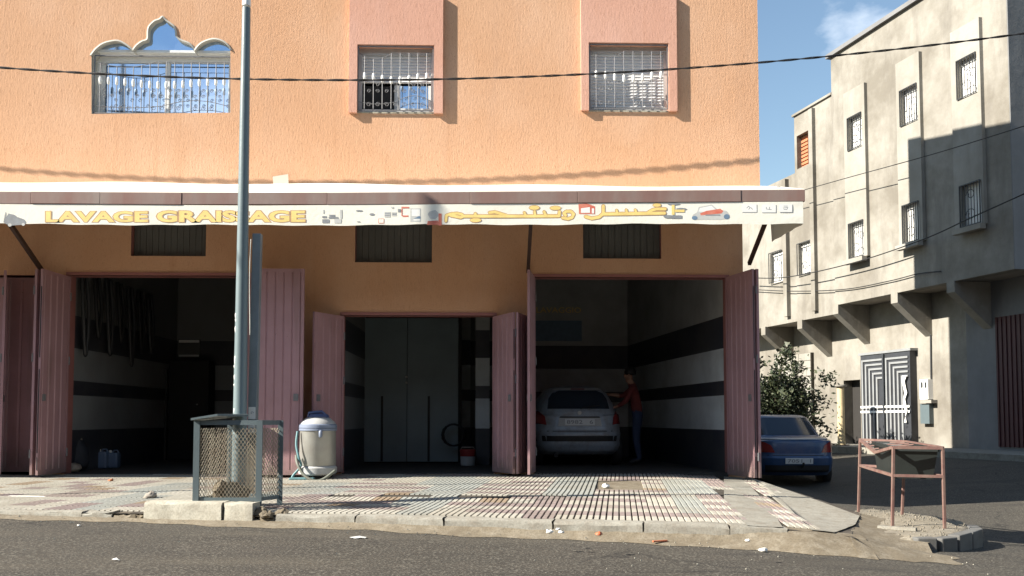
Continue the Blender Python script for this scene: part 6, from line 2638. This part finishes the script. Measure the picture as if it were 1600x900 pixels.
litter(562, 841, 0.05, 'printlg', 'flattened grey scrap on the asphalt before the middle bay', flatn=True)
litter(1396, 853, 0.035, 'rag', 'tan stone-like scrap at the foot of the island kerb', z=-0.31)
litter(1375, 857, 0.03, 'paper', 'white scrap left of the tan scrap by the island kerb', flatn=True, z=-0.31)
litter(1425, 855, 0.03, 'concrete_l', 'pale rubble right of the tan scrap by the island kerb', z=-0.32)
litter(1463, 858, 0.03, 'concrete_l', 'pale rubble under the dark island blocks', z=-0.33)
litter(123, 822, 0.015, 'paper', 'tiny white chip on the asphalt below the flat white paper')
litter(182, 876, 0.02, 'paper', 'small white scrap in the foreground asphalt at left', flatn=True)
litter(235, 778, 0.075, 'soffit', 'lump of grey rubble on the paving left of the mesh bin', 'rubble', 0.5)
litter(1168, 846, 0.02, 'paper', 'tiny pale chip on the low kerb left of the crumpled tissue')
b = MB()
q0, q1 = atz(15, 776, -0.02), atz(72, 777, -0.02)
b.bar(q0, q1, 0.05, 0.02)
tag(b.build('white_strip', M['paper'], origin=q0), 'long white strip lying on the paving at far left', 'strip')
b = MB()
q0, q1 = atz(1020, 848, -0.2), atz(1042, 846, -0.2)
q0.z = G(q0.x, q0.y) + 0.03; q1.z = G(q1.x, q1.y) + 0.03
b.bar(q0, q1, 0.02, 0.012)
tag(b.build('orange_stick', M['orangeplastic'], origin=q0), 'thin orange stick lying in the gutter', 'stick')
for k in range(60):
    pass
gs = MB()
for k in range(260):
    a = rnd.uniform(-5, 9.0)
    p = kpt(a, rnd.uniform(-0.30, -0.06) if rnd.random() < .7 else rnd.uniform(-2.0, -0.3))
    r = rnd.uniform(0.004, 0.012)
    c = Vector((p.x, p.y, G(p.x, p.y) + (0.02 if kuv(p)[1] > -0.17 else 0) + r * .3))
    gs.add([c + Vector((r, 0, 0)), c + Vector((-r * .5, r * .8, 0)), c + Vector((-r * .5, -r * .8, 0)), c + Vector((0, 0, r))], [(0, 1, 3), (1, 2, 3), (2, 0, 3)])
tag(gs.build('gutter_grit', M['concrete_l']), kind='stuff')

# ------------------------------------------------------------------ unseen row of buildings added behind the viewer to block low sky light
def opposite(x0, x1, h, col, label):
    t = thing('skylight_blocker', ((x0 + x1) / 2, -28, -0.1), label, 'building', 'unseen buildings added to block sky light')
    b = MB()
    b.box((x0, -36, -0.3), (x1, -28, h))
    w = b.build('wall', M[col], t)
    b = MB()
    b.box((x0 - 0.1, -36.1, h + 0.002), (x1 + 0.1, -27.85, h + 0.25))
    b.build('parapet', M['soffit'], t)
    n_ = int((x1 - x0) / 3.2)
    for fl_ in range(int(h // 3.1)):
        for k in range(n_):
            cx_ = x0 + (x1 - x0) * (k + 0.5) / n_
            z0 = 0.1 if fl_ == 0 else fl_ * 3.1 + 1.0
            b = MB()
            b.box((cx_ - 0.7, -27.99, z0), (cx_ + 0.7, -27.93, z0 + (2.5 if fl_ == 0 else 1.3)))
            b.build('door' if fl_ == 0 else 'window', M['door'] if fl_ == 0 else M['glassdark'], t)


for k, (x0, x1, h, c) in enumerate(((-44, -27, 9.6, 'pinkst'), (-26.9, -13, 12.4, 'grey_pl'), (-12.9, 2, 9.6, 'bldg'), (2.1, 15, 12.6, 'pinkst'), (15.1, 32, 9.5, 'grey_pl'))):
    opposite(x0, x1, h, c, ('rose', 'grey three-storey', 'beige', 'tall rose', 'grey two-storey')[k] + ' building added unseen behind the viewer to block low sky light')
